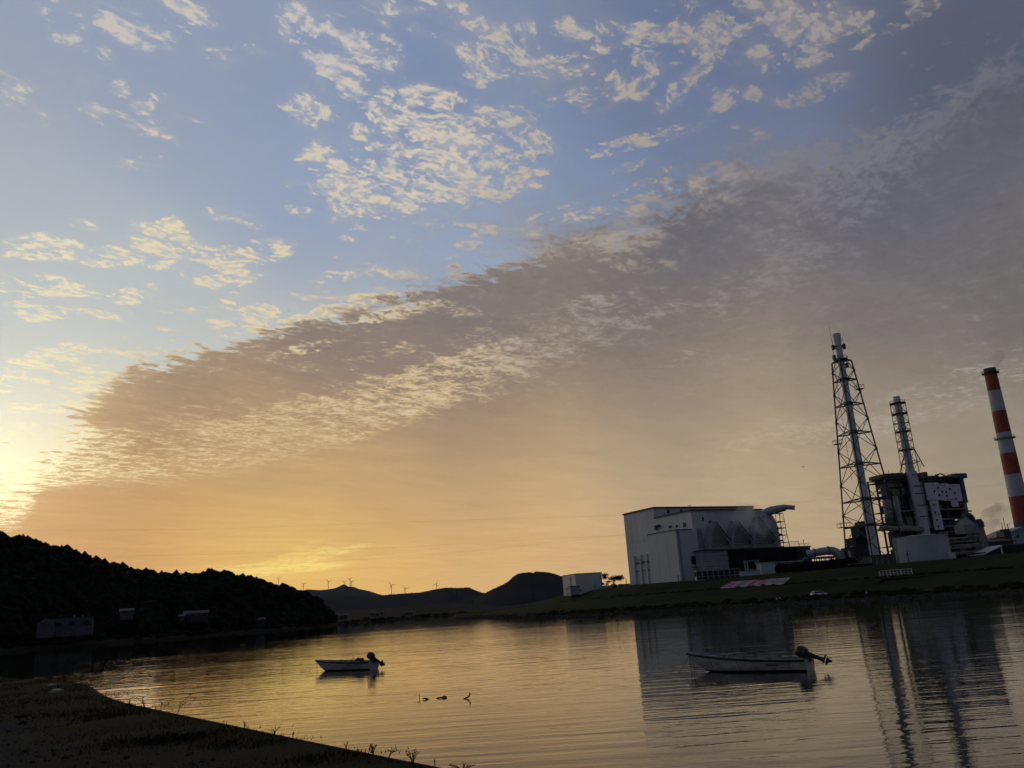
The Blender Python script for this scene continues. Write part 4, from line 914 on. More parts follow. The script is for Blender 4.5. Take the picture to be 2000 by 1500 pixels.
# white cladding with a stair strip, and its square vents
def clad(pa, pb_, pyt, pyb, y=-1.2): return bb('white_panel', 'white_sheet', pa, pb_, pyt, pyb, y, y+.5)
clad(1803, 1830.5, 935.5, 971.5); clad(1831, 1848.5, 935.5, 971, -1.23); clad(1849, 1871, 935, 971)
clad(1813, 1829, 972, 1000); clad(1819, 1836, 1000.5, 1031.5); clad(1853, 1866, 971.5, 982)
for (px, py) in ((1825.5, 946), (1848, 946.5), (1819, 953.5), (1834, 953.5), (1841.5, 953.5), (1858, 954), (1828.5, 961), (1843, 961), (1860.5, 966), (1818, 981.5), (1821, 996.5), (1824.5, 1012), (1827, 1025)):
    x = bx(px, py); z = bzz(px, py); v = lb('vent', BH, 'glass', x-.35, x+.35, -1.34, -1.231, z-.35, z+.35); lb('vent_lip', v, 'trim', x-.42, x+.42, -1.45, -1.341, z+.36, z+.46)
for (px, py) in ((1816.5, 940), (1831, 940), (1838, 940), (1855, 940), (1844.5, 967.5), (1853, 967.5)):
    x = bx(px, py); z = bzz(px, py); lb('vent_slot', BH, 'glass', x-.45, x+.45, -1.30, -1.231, z-.1, z+.1)
bb('grey_strip', 'grey_wall', 1797, 1805, 935, 1031, -1.0, -.3)
bb('roof_house', 'steel_dark', 1800, 1838, 924, 934, .5, 9); bb('roof_house', 'dark_wall', 1838, 1866, 925, 935, .5, 9)
bb('blue_strip', 'blue', 1871.5, 1879, 921, 973, -1.3, 6)
bb('blue_box', 'blue', 1857, 1880, 911.5, 921.5, -1.6, 7)
bb('roof_plant', 'steel_dark', 1806, 1814, 912, 925, 1, 5); bb('roof_plant', 'steel_dark', 1818, 1836, 918, 925, 1, 8); bb('roof_plant', 'steel_grey', 1757, 1766, 918, 925, 1, 5)
rnd = random.Random(8)
for k in range(11):
    pxx = rnd.uniform(1732, 1866); wv = rnd.uniform(3, 9); hv = rnd.uniform(1.5, 6); bb('roof_plant', rnd.choice(['steel_dark', 'steel_grey', 'beige']), pxx, pxx+wv, 924-hv, 925.5, rnd.uniform(.5, 3), rnd.uniform(4, 8))
for k in range(5):
    pxx = rnd.uniform(1735, 1862); x_ = bx(pxx, 922); z_ = bzz(pxx, 925); bar('roof_mast', (x_, 1, z_), (x_, 1, z_+rnd.uniform(1.5, 3.5)), .1, 'steel_dark', BH, 4)
bb('side_post', 'steel_grey', 1882, 1886, 973, 1008, -.5, 4)
vp('roof_pipe', 'steel_dark', [(1822, 920), (1832, 915), (1840, 919)], .25); vp('stub_pipe', 'steel_dark', [(1883, 989), (1892, 989.5)], .3)
bb('cross_beam', 'steel_grey', 1836, 1886, 1005.5, 1008, -.8, -.4); bb('cross_beam', 'steel_grey', 1842, 1878, 1045.5, 1047, -.8, -.4)
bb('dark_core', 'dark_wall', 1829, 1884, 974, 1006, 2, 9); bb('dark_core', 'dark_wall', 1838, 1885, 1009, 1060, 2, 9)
# hopper silo and arched duct on the right
def rel(px, py, d): return at(px, py, d)
sp = at(1893, 1095, 344); si = thing('hopper_silo', 'grey box silo with tapered foot and arched duct right of the boiler house', 'silo', (sp.x, sp.y, PL))
def sx_(px, py): return at(px, py, 344).x-sp.x
def sz_(px, py): return at(px, py, 344).z-PL
x0, x1 = sx_(1873, 1040), sx_(1908, 1040)
z0, z1, z2, z3 = sz_(1890, 1058), sz_(1890, 1050), sz_(1890, 1026), sz_(1886, 1008)
def frus(xa0, xa1, ya, za_, xb0, xb1, yb, zb_):
    return MB().add([(xa0, -ya, za_), (xa1, -ya, za_), (xa1, ya, za_), (xa0, ya, za_), (xb0, -yb, zb_), (xb1, -yb, zb_), (xb1, yb, zb_), (xb0, yb, zb_)],
                    [(3,2,1,0),(4,5,6,7),(0,1,5,4),(1,2,6,5),(2,3,7,6),(3,0,4,7)])
build('silo_body', MB().box(x0, x1, -3.6, 3.6, z1, z2), 'steel_grey', si); build('silo_cone', frus(x0*.3+x1*.7-2.5, x0*.3+x1*.7, 1.2, z0-.8, x0+.02, x1-.02, 3.55, z1-.01), 'steel_grey', si)
build('silo_top', frus(x0+.05, x1-.6, 3.5, z2+.01, x0+2.6, x1-3.2, 1.2, z3), 'duct_dark', si)
for q in (x0+.6, x1-.6):
    for yy in (-3, 3): bar('leg', (q, yy, 0), (q, yy, z1), .25, 'steel_dark', si)
arc = [(1884, 1012), (1887, 1006.5), (1893, 1004.5), (1900, 1005), (1905.5, 1009), (1908, 1016), (1910, 1026)]
build('arched_duct', MB().tube([(at(x, y, 344).x-sp.x, .5, at(x, y, 344).z-PL) for x, y in arc], .95, 12), 'steel_dark', si, smooth=True)
cp = at(1921, 1095, 352); cy = thing('cyclone_tower', 'dark tapered tower with lumpy top between the silo and the steam plume', 'tower', (cp.x, cp.y, PL))
def cx_(px, py): return at(px, py, 352).x-cp.x
def cz_(px, py): return at(px, py, 352).z-PL
build('tower_shaft', frus(cx_(1908, 1062)-1, cx_(1929, 1062), 2.6, 0, cx_(1905, 1030), cx_(1918, 1030), 2.0, cz_(1912, 1030)), 'beige', cy)
build('tower_head', frus(cx_(1904, 1030), cx_(1920, 1030), 2.4, cz_(1912, 1030)+.02, cx_(1906, 1016), cx_(1915, 1016), 1.6, cz_(1911, 1014)), 'steel_dark', cy)
build('knob', MB().ico((cx_(1917, 1021), 0, cz_(1917, 1021)), 1.2, 2, .2), 'steel_dark', cy); bar('side_arm', (cx_(1914, 1025), -.5, cz_(1916, 1025)), (cx_(1923, 1024.5), -.5, cz_(1923, 1024.5)), .25, 'steel_dark', cy)
bar('edge_pipe', (cx_(1919, 1030), -1, cz_(1919, 1030)), (cx_(1927, 1062), -1, cz_(1927, 1058)), .35, 'steel_dark', cy)
# low tanks and sheds in front
tk = at(1813, 1103, 330); R_t = 44/FPX*332
tq = thing('storage_tank', 'broad pale storage tank at the foot of the boiler house', 'tank', (tk.x+.6, tk.y+R_t*.4, PL))
hk = at(1803, 1048, 330).z-PL
build('tank_shell', MB().lathe([(R_t, -1), (R_t, hk)], 48), 'tank', tq, smooth=True); build('tank_roof', MB().lathe([(R_t+.15, hk+.005), (R_t+.15, hk+.25), (R_t*.5, hk+.7), (.2, hk+.9)], 48), 'tank', tq, smooth=True)
for k in range(12):
    a_ = math.pi*1.0+math.pi*k/11; bar('rail_post', (math.cos(a_)*R_t, math.sin(a_)*R_t, hk+.2), (math.cos(a_)*R_t, math.sin(a_)*R_t, hk+1.2), .05, 'steel_grey', tq, 4)
rt_ = at(1762, 1104, 331); rb = thing('ribbed_cylinder', 'narrow ribbed pale cylinder touching the left side of the storage tank', 'silo', (rt_.x, rt_.y, PL))  # slim ribbed cylinder drawn for the pale strip beside the tank
hr = at(1757, 1051, 331).z-PL
build('cylinder_shell', MB().lathe([(1.7, -1), (1.7, hr)], 24), 'tank_light', rb, smooth=True)
for k in range(12): build('rib', MB().lathe([(1.7, hr*(k+.5)/12), (1.82, hr*(k+.5)/12+.08), (1.82, hr*(k+.5)/12+.3), (1.7, hr*(k+.5)/12+.38)], 24), 'tank_light', rb)
up = at(1776, 1103, 322); ul = thing('utility_pole', 'short dark utility pole in front of the storage tank', 'utility pole', (up.x, up.y, PL))
hp_ = at(1774, 1077, 322).z-PL; bar('pole', (0, 0, -.5), (0, 0, hp_), .17, 'steel_dark', ul); bar('cross_arm', (-1, 0, hp_-1), (1, 0, hp_-1), .08, 'steel_dark', ul)
r, w, h = frontbox('grey_shed', 'long grey shed between the lattice tower feet and the ribbed cylinder', 'shed', 1706, 1755, 1084, 1107, 333, 9, 'concrete', rz=.05)
for k in range(6): lb('buttress', r, 'steel_grey', -w/2+w*k/5-.2, -w/2+w*k/5+.2, -.35, -.003, -1, h)
build('roof_plate', MB().box(-w/2-.4, w/2+.4, -.5, 9.2, h+.003, h+.3), 'steel_dark', r)
r, w, h = frontbox('stepped_workshop', 'dark stepped building behind the lattice tower foot', 'workshop', 1672, 1716, 1066, 1106, 348, 10, 'steel_dark', rz=.05)
lb('upper_step', r, 'dark_wall', -w*.28, w*.55, .5, 9, h, h+3.5); lb('upper_step', r, 'dark_wall', -w*.05, w*.6, 1, 8, h+3.5, h+7.2); lb('upper_step', r, 'steel_dark', w*.15, w*.7, 1.5, 8, h+7.2, h+9.4)
for k in range(5): lb('window', r, 'glass', -w*.4+k*w*.19, -w*.4+k*w*.19+1.0, -.06, -.003, h*.45, h*.45+.9)
ct = at(1667, 1085, 349); cq = thing('rounded_tank', 'small pale round-shouldered tank left of the lattice tower foot', 'tank', (ct.x+.2, ct.y, PL))
hq = at(1667, 1066, 349).z-PL
build('tank_shell', MB().lathe([(1.9, 0), (1.9, hq*.72), (1.6, hq*.86), (1.1, hq*.95), (.5, hq)], 20), 'tank_light', cq, smooth=True)
r, w, h = frontbox('pump_hut', 'low concrete hut on the slope top left of the grey shed', 'hut', 1664, 1704, 1101, 1110, 326, 4, 'concrete_dark', rz=.03)
build('roof', MB().box(-w/2-.2, w/2+.2, -.2, 4.2, h, h+.2), 'steel_grey', r)
# congested pipework and boxes to the right of the tank
rnd = random.Random(99)
pr0 = at(1880, 1100, 338); pk = thing('process_plant', 'tangle of low pipes, boxes and decks right of the storage tank', 'process plant', (pr0.x, pr0.y, PL), .03)
for k in range(44):
    xx = rnd.uniform(-6, 10); w = rnd.uniform(.5, 2.6); y0 = rnd.uniform(0, 6); z0_ = rnd.choice([0, 0, 3.2, 6.2]); lb('equipment', pk, rnd.choice(['steel_dark', 'steel_grey', 'dark_wall', 'duct_dark', 'dark_wall']), xx, xx+w, y0, y0+1.5, z0_, z0_+rnd.uniform(.8, 2.8))
for z in (3.1, 6.1, 9.0):
    lb('deck', pk, 'steel_dark', -6.5, 11-z*.3, 0, 8, z-.15, z); bar('hand_rail', (-6.5, -.1, z+1), (11-z*.3, -.1, z+1), .07, 'steel_grey', pk, 4)
for k in range(8): xx = -6.5+k*2.4; bar('post', (xx, -.1, 0), (xx, -.1, 9.0 if k < 6 else 6), .15, 'steel_dark', pk)
for k in range(7): z = rnd.uniform(1, 8.5); build('pipe', MB().tube([(-6, -.3-.1*k, z), (rnd.uniform(2, 9), -.3-.1*k, z)], rnd.uniform(.12, .3), 7), rnd.choice(['steel_grey', 'steel_dark', 'beige']), pk, smooth=True)
r, w, h = frontbox('white_cabin', 'small pale cabin low down right of the storage tank', 'cabin', 1856, 1868, 1079, 1095, 328, 3, 'white_wall')
r, w, h = frontbox('open_shed', 'open-sided shed with pale sloping roof edge below the steam plume', 'shed', 1925, 1956, 1077, 1088, 334, 7, 'dark_wall', rz=.12)
build('roof', MB().prism([(-w/2-.3, -.6, h-.9), (w/2+.3, -.6, h+1.6), (w/2+.3, -.6, h+1.95), (-w/2-.3, -.6, h-.55)], (0, 8, 0)), 'white_sheet', r); build('end_post', MB().box(w/2-.2, w/2+.2, -.5, -.1, -1, h+1.5), 'white_sheet', r)
r, w, h = frontbox('brown_warehouse', 'long dull brown warehouse roof left of the striped chimney foot', 'warehouse', 1933, 1980, 1058, 1080, 372, 14, 'steel_dark', rz=.1)
build('roof', MB().prism([(-w/2-.4, -.4, h), (w/2+.4, -.4, h), (w/2+.4, 7, h+1.2), (-w/2-.4, 7, h+1.2)], (0, 0, .3)), 'roof_red', r); lb('roof_vent', r, 'beige', -w/2+1.0, -w/2+2.2, 2, 3, h+.3, h+2.4)
r, w, h = frontbox('white_gabled_shed', 'white gabled building under the foot of the striped chimney', 'building', 1978, 2030, 1038, 1062, 392, 16, 'tank', rz=.06)
build('gable_roof', MB().prism([(-w/2, -.3, h), (w/2, -.3, h), (0, -.3, h+2.0)], (0, 16.5, 0)), 'steel_grey', r); lb('window', r, 'glass', -w*.25, -w*.25+.9, -.06, -.003, h*.55, h*.55+1.2)
r, w, h = frontbox('roof_plant_tower', 'dark cluster of antennas and tanks left of the white gabled shed', 'plant room', 1966, 1978, 1036, 1062, 388, 5, 'steel_dark', rz=.06)
lb('left_wing', r, 'tank_light', -w/2-3.6, -w/2-.01, .5, 4, 0, h-2.6); lb('wing_roof', r, 'trim', -w/2-4.2, -w/2-.01, .2, 4.4, h-2.6, h-2.3)
for k, (q, t_) in enumerate(((-.3, 3.6), (.1, 5.2), (.5, 2.6))): bar('mast', (w*q, 1, h), (w*q, 1, h+t_), .14, 'steel_dark', r)
for k in range(5): build('roof_tank', MB().ico((-w/2+k*.7, 1.2, h+.3), .55, 1, .2), 'steel_dark', r)
r, w, h = frontbox('pale_parapet', 'long low pale-green parapet on the slope top at the right edge', 'parapet', 1947, 1979, 1082.5, 1088, 318, .4, 'tank', 'wall', rz=-.02)
build('gap_post', MB().box(w*.12, w*.2, -.06, -.003, -.5, h), 'steel_dark', r)
r, w, h = frontbox('dark_storehouse', 'dark low storehouse behind the parapet at the right edge', 'storehouse', 1945, 2040, 1064, 1088, 352, 10, 'dark_wall', rz=.02)
for k in range(5): bar('roof_pipe', (-w/2+k*w/5, 0, h+.2), (-w/2+(k+1)*w/5, 0, h+.2), .2, 'steel_dark', r)
for px, py, d in ((1990, 1056, 360), (1975, 1030, 380)):
    p = at(px, py+30, d); q = thing('lamp_pole', 'thin dark pole beside the white gabled shed' if px > 1980 else 'thin dark pole rising left of the white gabled shed', 'pole', (p.x, p.y, PL)); bar('pole', (0, 0, 0), (0, 0, at(px, py-8, d).z-PL), .14, 'steel_dark', q); bar('arm', (0, 0, at(px, py-8, d).z-PL-.3), (1.0, 0, at(px, py-8, d).z-PL-.1), .08, 'steel_dark', q)
# ------------------------------------------------------------------ small buildings left of the hall
c0 = flat(aty(1134, 1150, 430)); e_ = Vector((math.cos(.30), math.sin(.30), 0)); s_ = thing('pale_storehouse', 'square pale storehouse alone on the slope top, its left face catching warm light', 'building', (c0.x, c0.y, PL), .30)
def sX(px, py=1140): return along(c0, e_, px, py)
f_ = Vector((-e_.y, e_.x, 0)); yS = along(c0, f_, 1099.5, 1140); hS = at(1124, 1121.5, math.hypot(c0.x, c0.y)).z-PL; xs0, xs1 = sX(1124.5), sX(1176.5)
yS = along(c0+e_*xs0, f_, 1099.5, 1140)
lb('main_block', s_, 'white_wall', xs0, xs1, 0, yS, -1.5, hS); lb('roof_edge', s_, 'roof_red', xs0-.2, xs1+.2, -.2, yS+.2, hS, hS+.3)
lb('lean_to', s_, 'grey_wall', xs0-4.2, xs0+.8, -3.0, -.02, -1.5, at(1120, 1146, 425).z-PL); lb('lean_to_roof', s_, 'trim', xs0-4.5, xs0+1.0, -3.3, -.02, at(1120, 1146, 425).z-PL, at(1120, 1146, 425).z-PL+.35)
for k in range(3): lb('siding_rib', s_, 'steel_grey', xs0-4.2, xs0+.8, -3.06, -3.003, .2+k*.9, .3+k*.9)
bar('drain_pipe', (xs0-.12, yS*.35, 1), (xs0-.12, yS*.35, hS-1), .2, 'steel_grey', s_); lb('vent', s_, 'glass', sX(1133)-.5, sX(1133)+.5, -.06, -.003, .1, .8)
bar('aerial', (xs0+3, 3, hS), (xs0+3, 3, hS+1.6), .08, 'steel_grey', s_); bar('aerial', (sX(1167), 3, hS), (sX(1167), 3, hS+1.2), .08, 'steel_grey', s_)
r, w, h = frontbox('linking_wall', 'low blue-grey wall right of the pale storehouse', 'wall', 1177, 1194, 1143.5, 1154, 425, 6, 'grey_wall')
tree('pine_tree', 'spreading flat-topped pine between the pale storehouse and the factory hall', 1199, 1152, 432, 8.2, 5.4, 'round', z=PL, seed=41, n=900)
tree('pine_tree', 'low dark pine clump behind the linking wall', 1184, 1153, 436, 4.6, 2.6, 'round', z=PL, seed=43)
r, w, h = frontbox('gabled_house', 'dark tiled gabled house with pale verge boards left of the factory hall', 'house', 1196, 1222, 1147.5, 1155, 424, 7, 'dark_wall', rz=.1)
for k, q in enumerate((-.28, .2)):
    z_ = h+2.0-.3*k; g_ = build('roof', MB().prism([(w*q-2.9, -.5, h-.5), (w*q+2.9, -.5, h-.5), (w*q, -.5, z_)], (0, 7.5, 0)), 'roof_dark', r)
    for sgn in (-1, 1): build('verge_board', MB().tube([(w*q+sgn*2.9, -.58, h-.5), (w*q, -.58, z_)], .16, 4), 'tank', g_)
r, w, h = frontbox('long_white_house', 'low white house with a thin red roof tucked against the factory hall', 'house', 1219, 1240, 1141, 1150, 430, 6, 'tank', rz=.05)
build('roof', MB().box(-w/2-.3, w/2+.3, -.4, 6.4, h, h+.3), 'roof_red', r)
def pole(px, pyt, pyb, d, lab, arm=True):
    p = at(px, pyb, d); q = thing('utility_pole', lab, 'utility pole', (p.x, p.y, p.z-.3)); hh = at(px-(pyb-pyt)*.09, pyt, d).z-p.z
    bar('pole', (0, 0, -.6), (0, 0, hh), .15, 'steel_dark', q)
    if arm: bar('cross_arm', (-.9, 0, hh-.5), (.9, 0, hh-.5), .08, 'steel_dark', q); build('insulator', MB().ico((.6, 0, hh-.25), .16, 1), 'steel_grey', q)
pole(1162.5, 1141, 1156, 415, 'dark utility pole in front of the pale storehouse'); pole(1108, 1147, 1160.5, 415, 'utility pole at the left corner of the pale storehouse')
pole(1224.5, 1128, 1148, 405, 'thin pole leaning between the pine and the factory hall', False); pole(1326, 1122, 1139, 352, 'utility pole on the bank in front of the hall corner')
pole(1378, 1122, 1133, 350, 'short post by the left end of the walkway', False)
# ------------------------------------------------------------------ banner, car, railing on the bank
def on_bank(px, py):                      # the point of the upper slope seen at this pixel
    ds, zs = bank_at(px); r_ = ray(px, py)
    b, c, zb, zc = ds[3], ds[4], zs[2], zs[3]
    # plane through berm edge and crest along this azimuth
    k = (zc-zb)/(c-b); h_ = r_.z/math.hypot(r_.x, r_.y); d = (zb-k*b-EYE)/(h_-k); return polar(math.atan2(r_.x, r_.y), d, EYE+h_*d)
q = [on_bank(1404, 1150.5), on_bank(1530, 1142), on_bank(1545, 1129), on_bank(1429, 1137)]
up_ = Vector((0, -.1, .16)); bn = thing('slogan_banner', 'long white slogan banner with red and blue characters laid on the grass slope', 'banner', tuple(q[0]+up_))
def bp_(u, v, lift=0.0): return (q[0]*(1-u)+q[1]*u)*(1-v)+(q[3]*(1-u)+q[2]*u)*v-q[0]+Vector((0, -lift*.5, lift))
edges = [0, .205, .375, .55, .725, .88, 1.0]
STR = [  # strokes (u0,v0,u1,v1,width) in the panel, and the ink
 ('ink_red', [(.15,.9,.15,.35,.10),(.15,.62,.55,.62,.10),(.55,.9,.55,.15,.12),(.1,.2,.8,.2,.14),(.72,.8,.72,.3,.14),(.3,.42,.75,.42,.12)]),
 ('ink_dark', [(.15,.85,.85,.85,.09),(.2,.6,.8,.6,.08),(.2,.85,.2,.2,.08),(.5,.85,.5,.1,.08),(.8,.85,.8,.2,.08),(.15,.32,.85,.32,.08),(.3,.1,.7,.1,.08)]),
 ('ink_red', [(.1,.8,.9,.8,.18),(.45,.95,.45,.1,.2),(.1,.5,.9,.5,.16),(.2,.2,.55,.4,.14),(.9,.15,.55,.4,.14)]),
 ('ink_red', [(.1,.75,.6,.75,.16),(.3,.95,.3,.15,.18),(.1,.45,.65,.45,.14),(.72,.9,.72,.3,.14),(.2,.2,.9,.2,.12)]),
 ('ink_blue', [(.2,.9,.2,.4,.1),(.2,.42,.85,.42,.14),(.5,.7,.85,.7,.1),(.7,.9,.7,.5,.1)]),
 ('ink_blue', [(.1,.35,.9,.35,.16),(.2,.75,.7,.75,.08),(.5,.9,.5,.4,.08)])]
for k in range(6):
    u0, u1 = edges[k]+.004, edges[k+1]-.006
    pn = build('panel', MB().prism([bp_(u0, 0), bp_(u1, 0), bp_(u1, 1), bp_(u0, 1)], (0, 0, .04)), 'banner', bn)
    ink, ss = STR[k]; sb_ = MB()
    for (a0, c0_, a1, c1_, wd) in ss:
        A_ = bp_(u0+(u1-u0)*a0, c0_, .08); B_ = bp_(u0+(u1-u0)*a1, c1_, .08)
        if abs(a1-a0) > abs(c1_-c0_)*.6: o_ = (bp_(u0, wd/2, .08)-bp_(u0, -wd/2, .08))/1*.5
        else: o_ = (bp_(u0+(u1-u0)*wd/2, .5, .08)-bp_(u0-(u1-u0)*wd/2, .5, .08))*.5
        sb_.add([A_-o_, B_-o_, B_+o_, A_+o_], [(0, 1, 2, 3)])
    build('lettering', sb_, ink, pn)
# the white car on the riverside track
cd = 250.0
pc = at(1600, 1163.5, cd); pc.z = .82
car = thing('parked_car', 'white minivan parked on the riverside track', 'car', tuple(polar(math.atan2(pc.x, pc.y), cd, .80)), math.pi+.10+math.radians(180))
prof = [(-2.25, .35), (-2.3, .75), (-2.22, 1.05), (-2.1, 1.15), (-1.75, 1.62), (-1.2, 1.72), (.35, 1.70), (.75, 1.60), (1.45, 1.08), (2.1, .92), (2.28, .72), (2.28, .35)]
body = MB(); n = len(prof); ws = (-.84, -.78, .78, .84)
def wy(z): return .86 if z < 1.1 else .86-(z-1.1)*.26
L1 = [(x, -wy(z), z) for x, z in prof]; L2 = [(x, wy(z), z) for x, z in prof]
body.add(L1+L2, [tuple(range(n)), tuple(range(2*n-1, n-1, -1))]+[(i, n+i, n+(i+1) % n, (i+1) % n) for i in range(n)])
build('body', body, 'car_white', car)
for sgn in (-1, 1):
    for (xa_, xb_, sl, sr) in ((-1.65, -.62, .18, 0), (-.55, .28, 0, 0), (.35, 1.2, 0, .62)):
        zz0, zz1 = 1.14, 1.58; pl = [(xa_, zz0), (xb_, zz0), (xb_-sr, zz1), (xa_+sl, zz1)]
        build('side_window', MB().add([(x, sgn*(wy(z)+.012), z) for x, z in pl], [(0, 1, 2, 3)]), 'glass', car)
    build('headlight', MB().box(2.0, 2.29, sgn*.5-.2, sgn*.5+.2, .74, .9), 'glass', car); build('tail_light', MB().box(-2.33, -2.2, sgn*.68-.12, sgn*.68+.12, .9, 1.2), 'lamp_red', car)
    build('mirror', MB().box(.95, 1.15, sgn*.9-.08, sgn*.9+.08, 1.1, 1.26), 'car_white', car)
build('windscreen', MB().add([(.80, -.66, 1.58), (.80, .66, 1.58), (1.42, .76, 1.11), (1.42, -.76, 1.11)], [(0, 1, 2, 3)]), 'glass', car).location = (.012, 0, .012)
build('rear_window', MB().add([(-2.08, -.74, 1.17), (-2.08, .74, 1.17), (-1.78, .66, 1.58), (-1.78, -.66, 1.58)], [(0, 1, 2, 3)]), 'glass', car).location = (-.012, 0, .012)
for wx in (-1.38, 1.4):
    for sgn in (-1, 1):
        wh = build('wheel', MB().tube([(0, -.1, 0), (0, .1, 0)], .33, 16), 'tyre', car); wh.location = (wx, sgn*.80, .33)
        build('rim', MB().tube([(0, -.11, 0), (0, .11, 0)], .2, 12), 'steel_grey', wh)
# pale railing over the outfall
rp = bank_at(1752)[0]; dR = rp[3]+1
a_ = polar(azim(1721, 1138), dR, 5.1); b_ = polar(azim(1784, 1132), dR, 5.1)
rl = thing('railing', 'white three-bay railing on the middle terrace of the bank', 'railing', tuple(a_)); v = b_-a_; hR = 1.9
for k in range(10): bar('post', v*(k/9), v*(k/9)+Vector((0, 0, hR)), .07 if k % 3 else .12, 'white_wall', rl, 5)
for q_ in (.35, .62, .98): bar('rail', Vector((0, 0, hR*q_)), v+Vector((0, 0, hR*q_)), .06, 'white_wall', rl, 5)
o0 = polar(azim(1765, 1140), rp[2]-3, .9); of = thing('sluice_outfall', 'dark concrete sluice mouth in the lower slope under the white railing', 'sluice', tuple(o0), -azim(1765, 1140))
build('headwall', MB().box(-5.5, 5.5, 0, 14, 0, 3.6), 'concrete_dark', of); build('gate', MB().box(-1.8, 1.8, -.2, -.003, 0, 2.2), 'dark_wall', of)
for sgn in (-1, 1): build('wing_wall', MB().prism([(sgn*5.5, 0, 0), (sgn*5.5, 0, 3.6), (sgn*8.5, -8, .2), (sgn*8.5, -8, 0)], (.4, 0, 0)), 'concrete_dark', of)
for px, d, lab in ((1522, 246, 'tiny white marker post on the track left of the minivan'), (1516, 222, 'tiny white marker post at the water edge left of the minivan'), (1693, 232, 'tiny pale block by the water right of the minivan')):
    p = polar(azim(px, 1165), d, .6); mk = thing('marker_post', lab, 'marker post', tuple(p)); build('post', MB().tube([(0, 0, 0), (.05, 0, .7)], .14, 6), 'white_wall', mk); build('cap', MB().ico((.05, 0, .75), .2, 1), 'white_wall', mk)
# ------------------------------------------------------------------ houses on the left bank
def house(name, label, px0, px1, pyt, pyb, d, mt, roof='roof_dark', gable=True, depth=7, rz=0.0, nw=3, cat='house'):
    a0 = azim((px0+px1)/2, pyb); c = polar(a0, d, 0); z0 = max(1.2, at((px0+px1)/2, pyb, d).z); w = (px1-px0)/FPX*d; h = at((px0+px1)/2, pyt, d).z-z0
    r = thing(name, label, cat, (c.x, c.y, z0), rz-a0*.9)
    hw = h*(.62 if gable else 1.0)
    build('wall', MB().box(-w/2, w/2, 0, depth, -2, hw), mt, r)
    if gable: build('roof', MB().prism([(-w/2-.4, -.5, hw), (-w/2-.4, depth+.5, hw), (-w/2-.4, depth/2, h)], (w+.8, 0, 0)), roof, r)
    else: build('roof', MB().box(-w/2-.2, w/2+.2, -.2, depth+.2, hw+.003, hw+.25), roof, r)
    for k in range(nw):
        x = -w/2+w*(k+.5)/nw; f = build('window', MB().box(x-w/nw*.28, x+w/nw*.28, -.1, -.003, hw*.45, hw*.72), 'trim', r); build('pane', MB().box(x-w/nw*.24, x+w/nw*.24, -.14, -.101, hw*.48, hw*.69), 'glass', f)
    return r, w, hw
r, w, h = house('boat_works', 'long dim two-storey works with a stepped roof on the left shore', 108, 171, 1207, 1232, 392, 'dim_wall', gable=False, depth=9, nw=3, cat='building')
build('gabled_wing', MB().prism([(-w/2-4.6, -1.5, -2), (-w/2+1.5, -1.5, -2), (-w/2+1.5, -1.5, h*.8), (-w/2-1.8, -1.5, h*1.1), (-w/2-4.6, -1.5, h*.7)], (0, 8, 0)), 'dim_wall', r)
lb('upper_band', r, 'dim_wall', -w/2+1.6, w/2-2.5, -.07, -.003, h*.74, h*.98); lb('ledge', r, 'trim', -w/2+1.6, w/2, -.35, -.003, h*.40, h*.45)
for k in range(2): lb('chimney_vent', r, 'steel_grey', w*(.02+.2*k), w*(.05+.2*k), 2, 3, h+.25, h+1.0)
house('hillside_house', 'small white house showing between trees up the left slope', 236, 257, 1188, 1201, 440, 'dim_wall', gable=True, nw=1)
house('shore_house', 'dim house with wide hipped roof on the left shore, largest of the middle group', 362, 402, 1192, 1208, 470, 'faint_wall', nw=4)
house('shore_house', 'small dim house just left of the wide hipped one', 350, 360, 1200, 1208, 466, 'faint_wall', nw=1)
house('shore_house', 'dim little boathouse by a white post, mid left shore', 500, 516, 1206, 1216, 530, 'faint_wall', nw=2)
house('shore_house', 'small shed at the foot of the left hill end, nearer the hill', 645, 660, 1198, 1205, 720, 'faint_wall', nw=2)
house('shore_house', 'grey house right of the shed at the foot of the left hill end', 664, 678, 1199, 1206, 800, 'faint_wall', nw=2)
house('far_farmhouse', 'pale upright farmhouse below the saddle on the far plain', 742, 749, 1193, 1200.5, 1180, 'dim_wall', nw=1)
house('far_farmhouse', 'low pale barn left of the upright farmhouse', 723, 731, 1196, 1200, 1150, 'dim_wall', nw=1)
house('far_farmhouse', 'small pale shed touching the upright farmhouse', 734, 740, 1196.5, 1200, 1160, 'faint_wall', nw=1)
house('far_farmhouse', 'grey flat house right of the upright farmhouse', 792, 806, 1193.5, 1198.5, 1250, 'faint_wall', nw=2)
house('far_greenhouse', 'long pale greenhouse low at the foot of the middle hills', 876, 896, 1187.5, 1192, 1500, 'dim_wall', nw=2, cat='greenhouse')
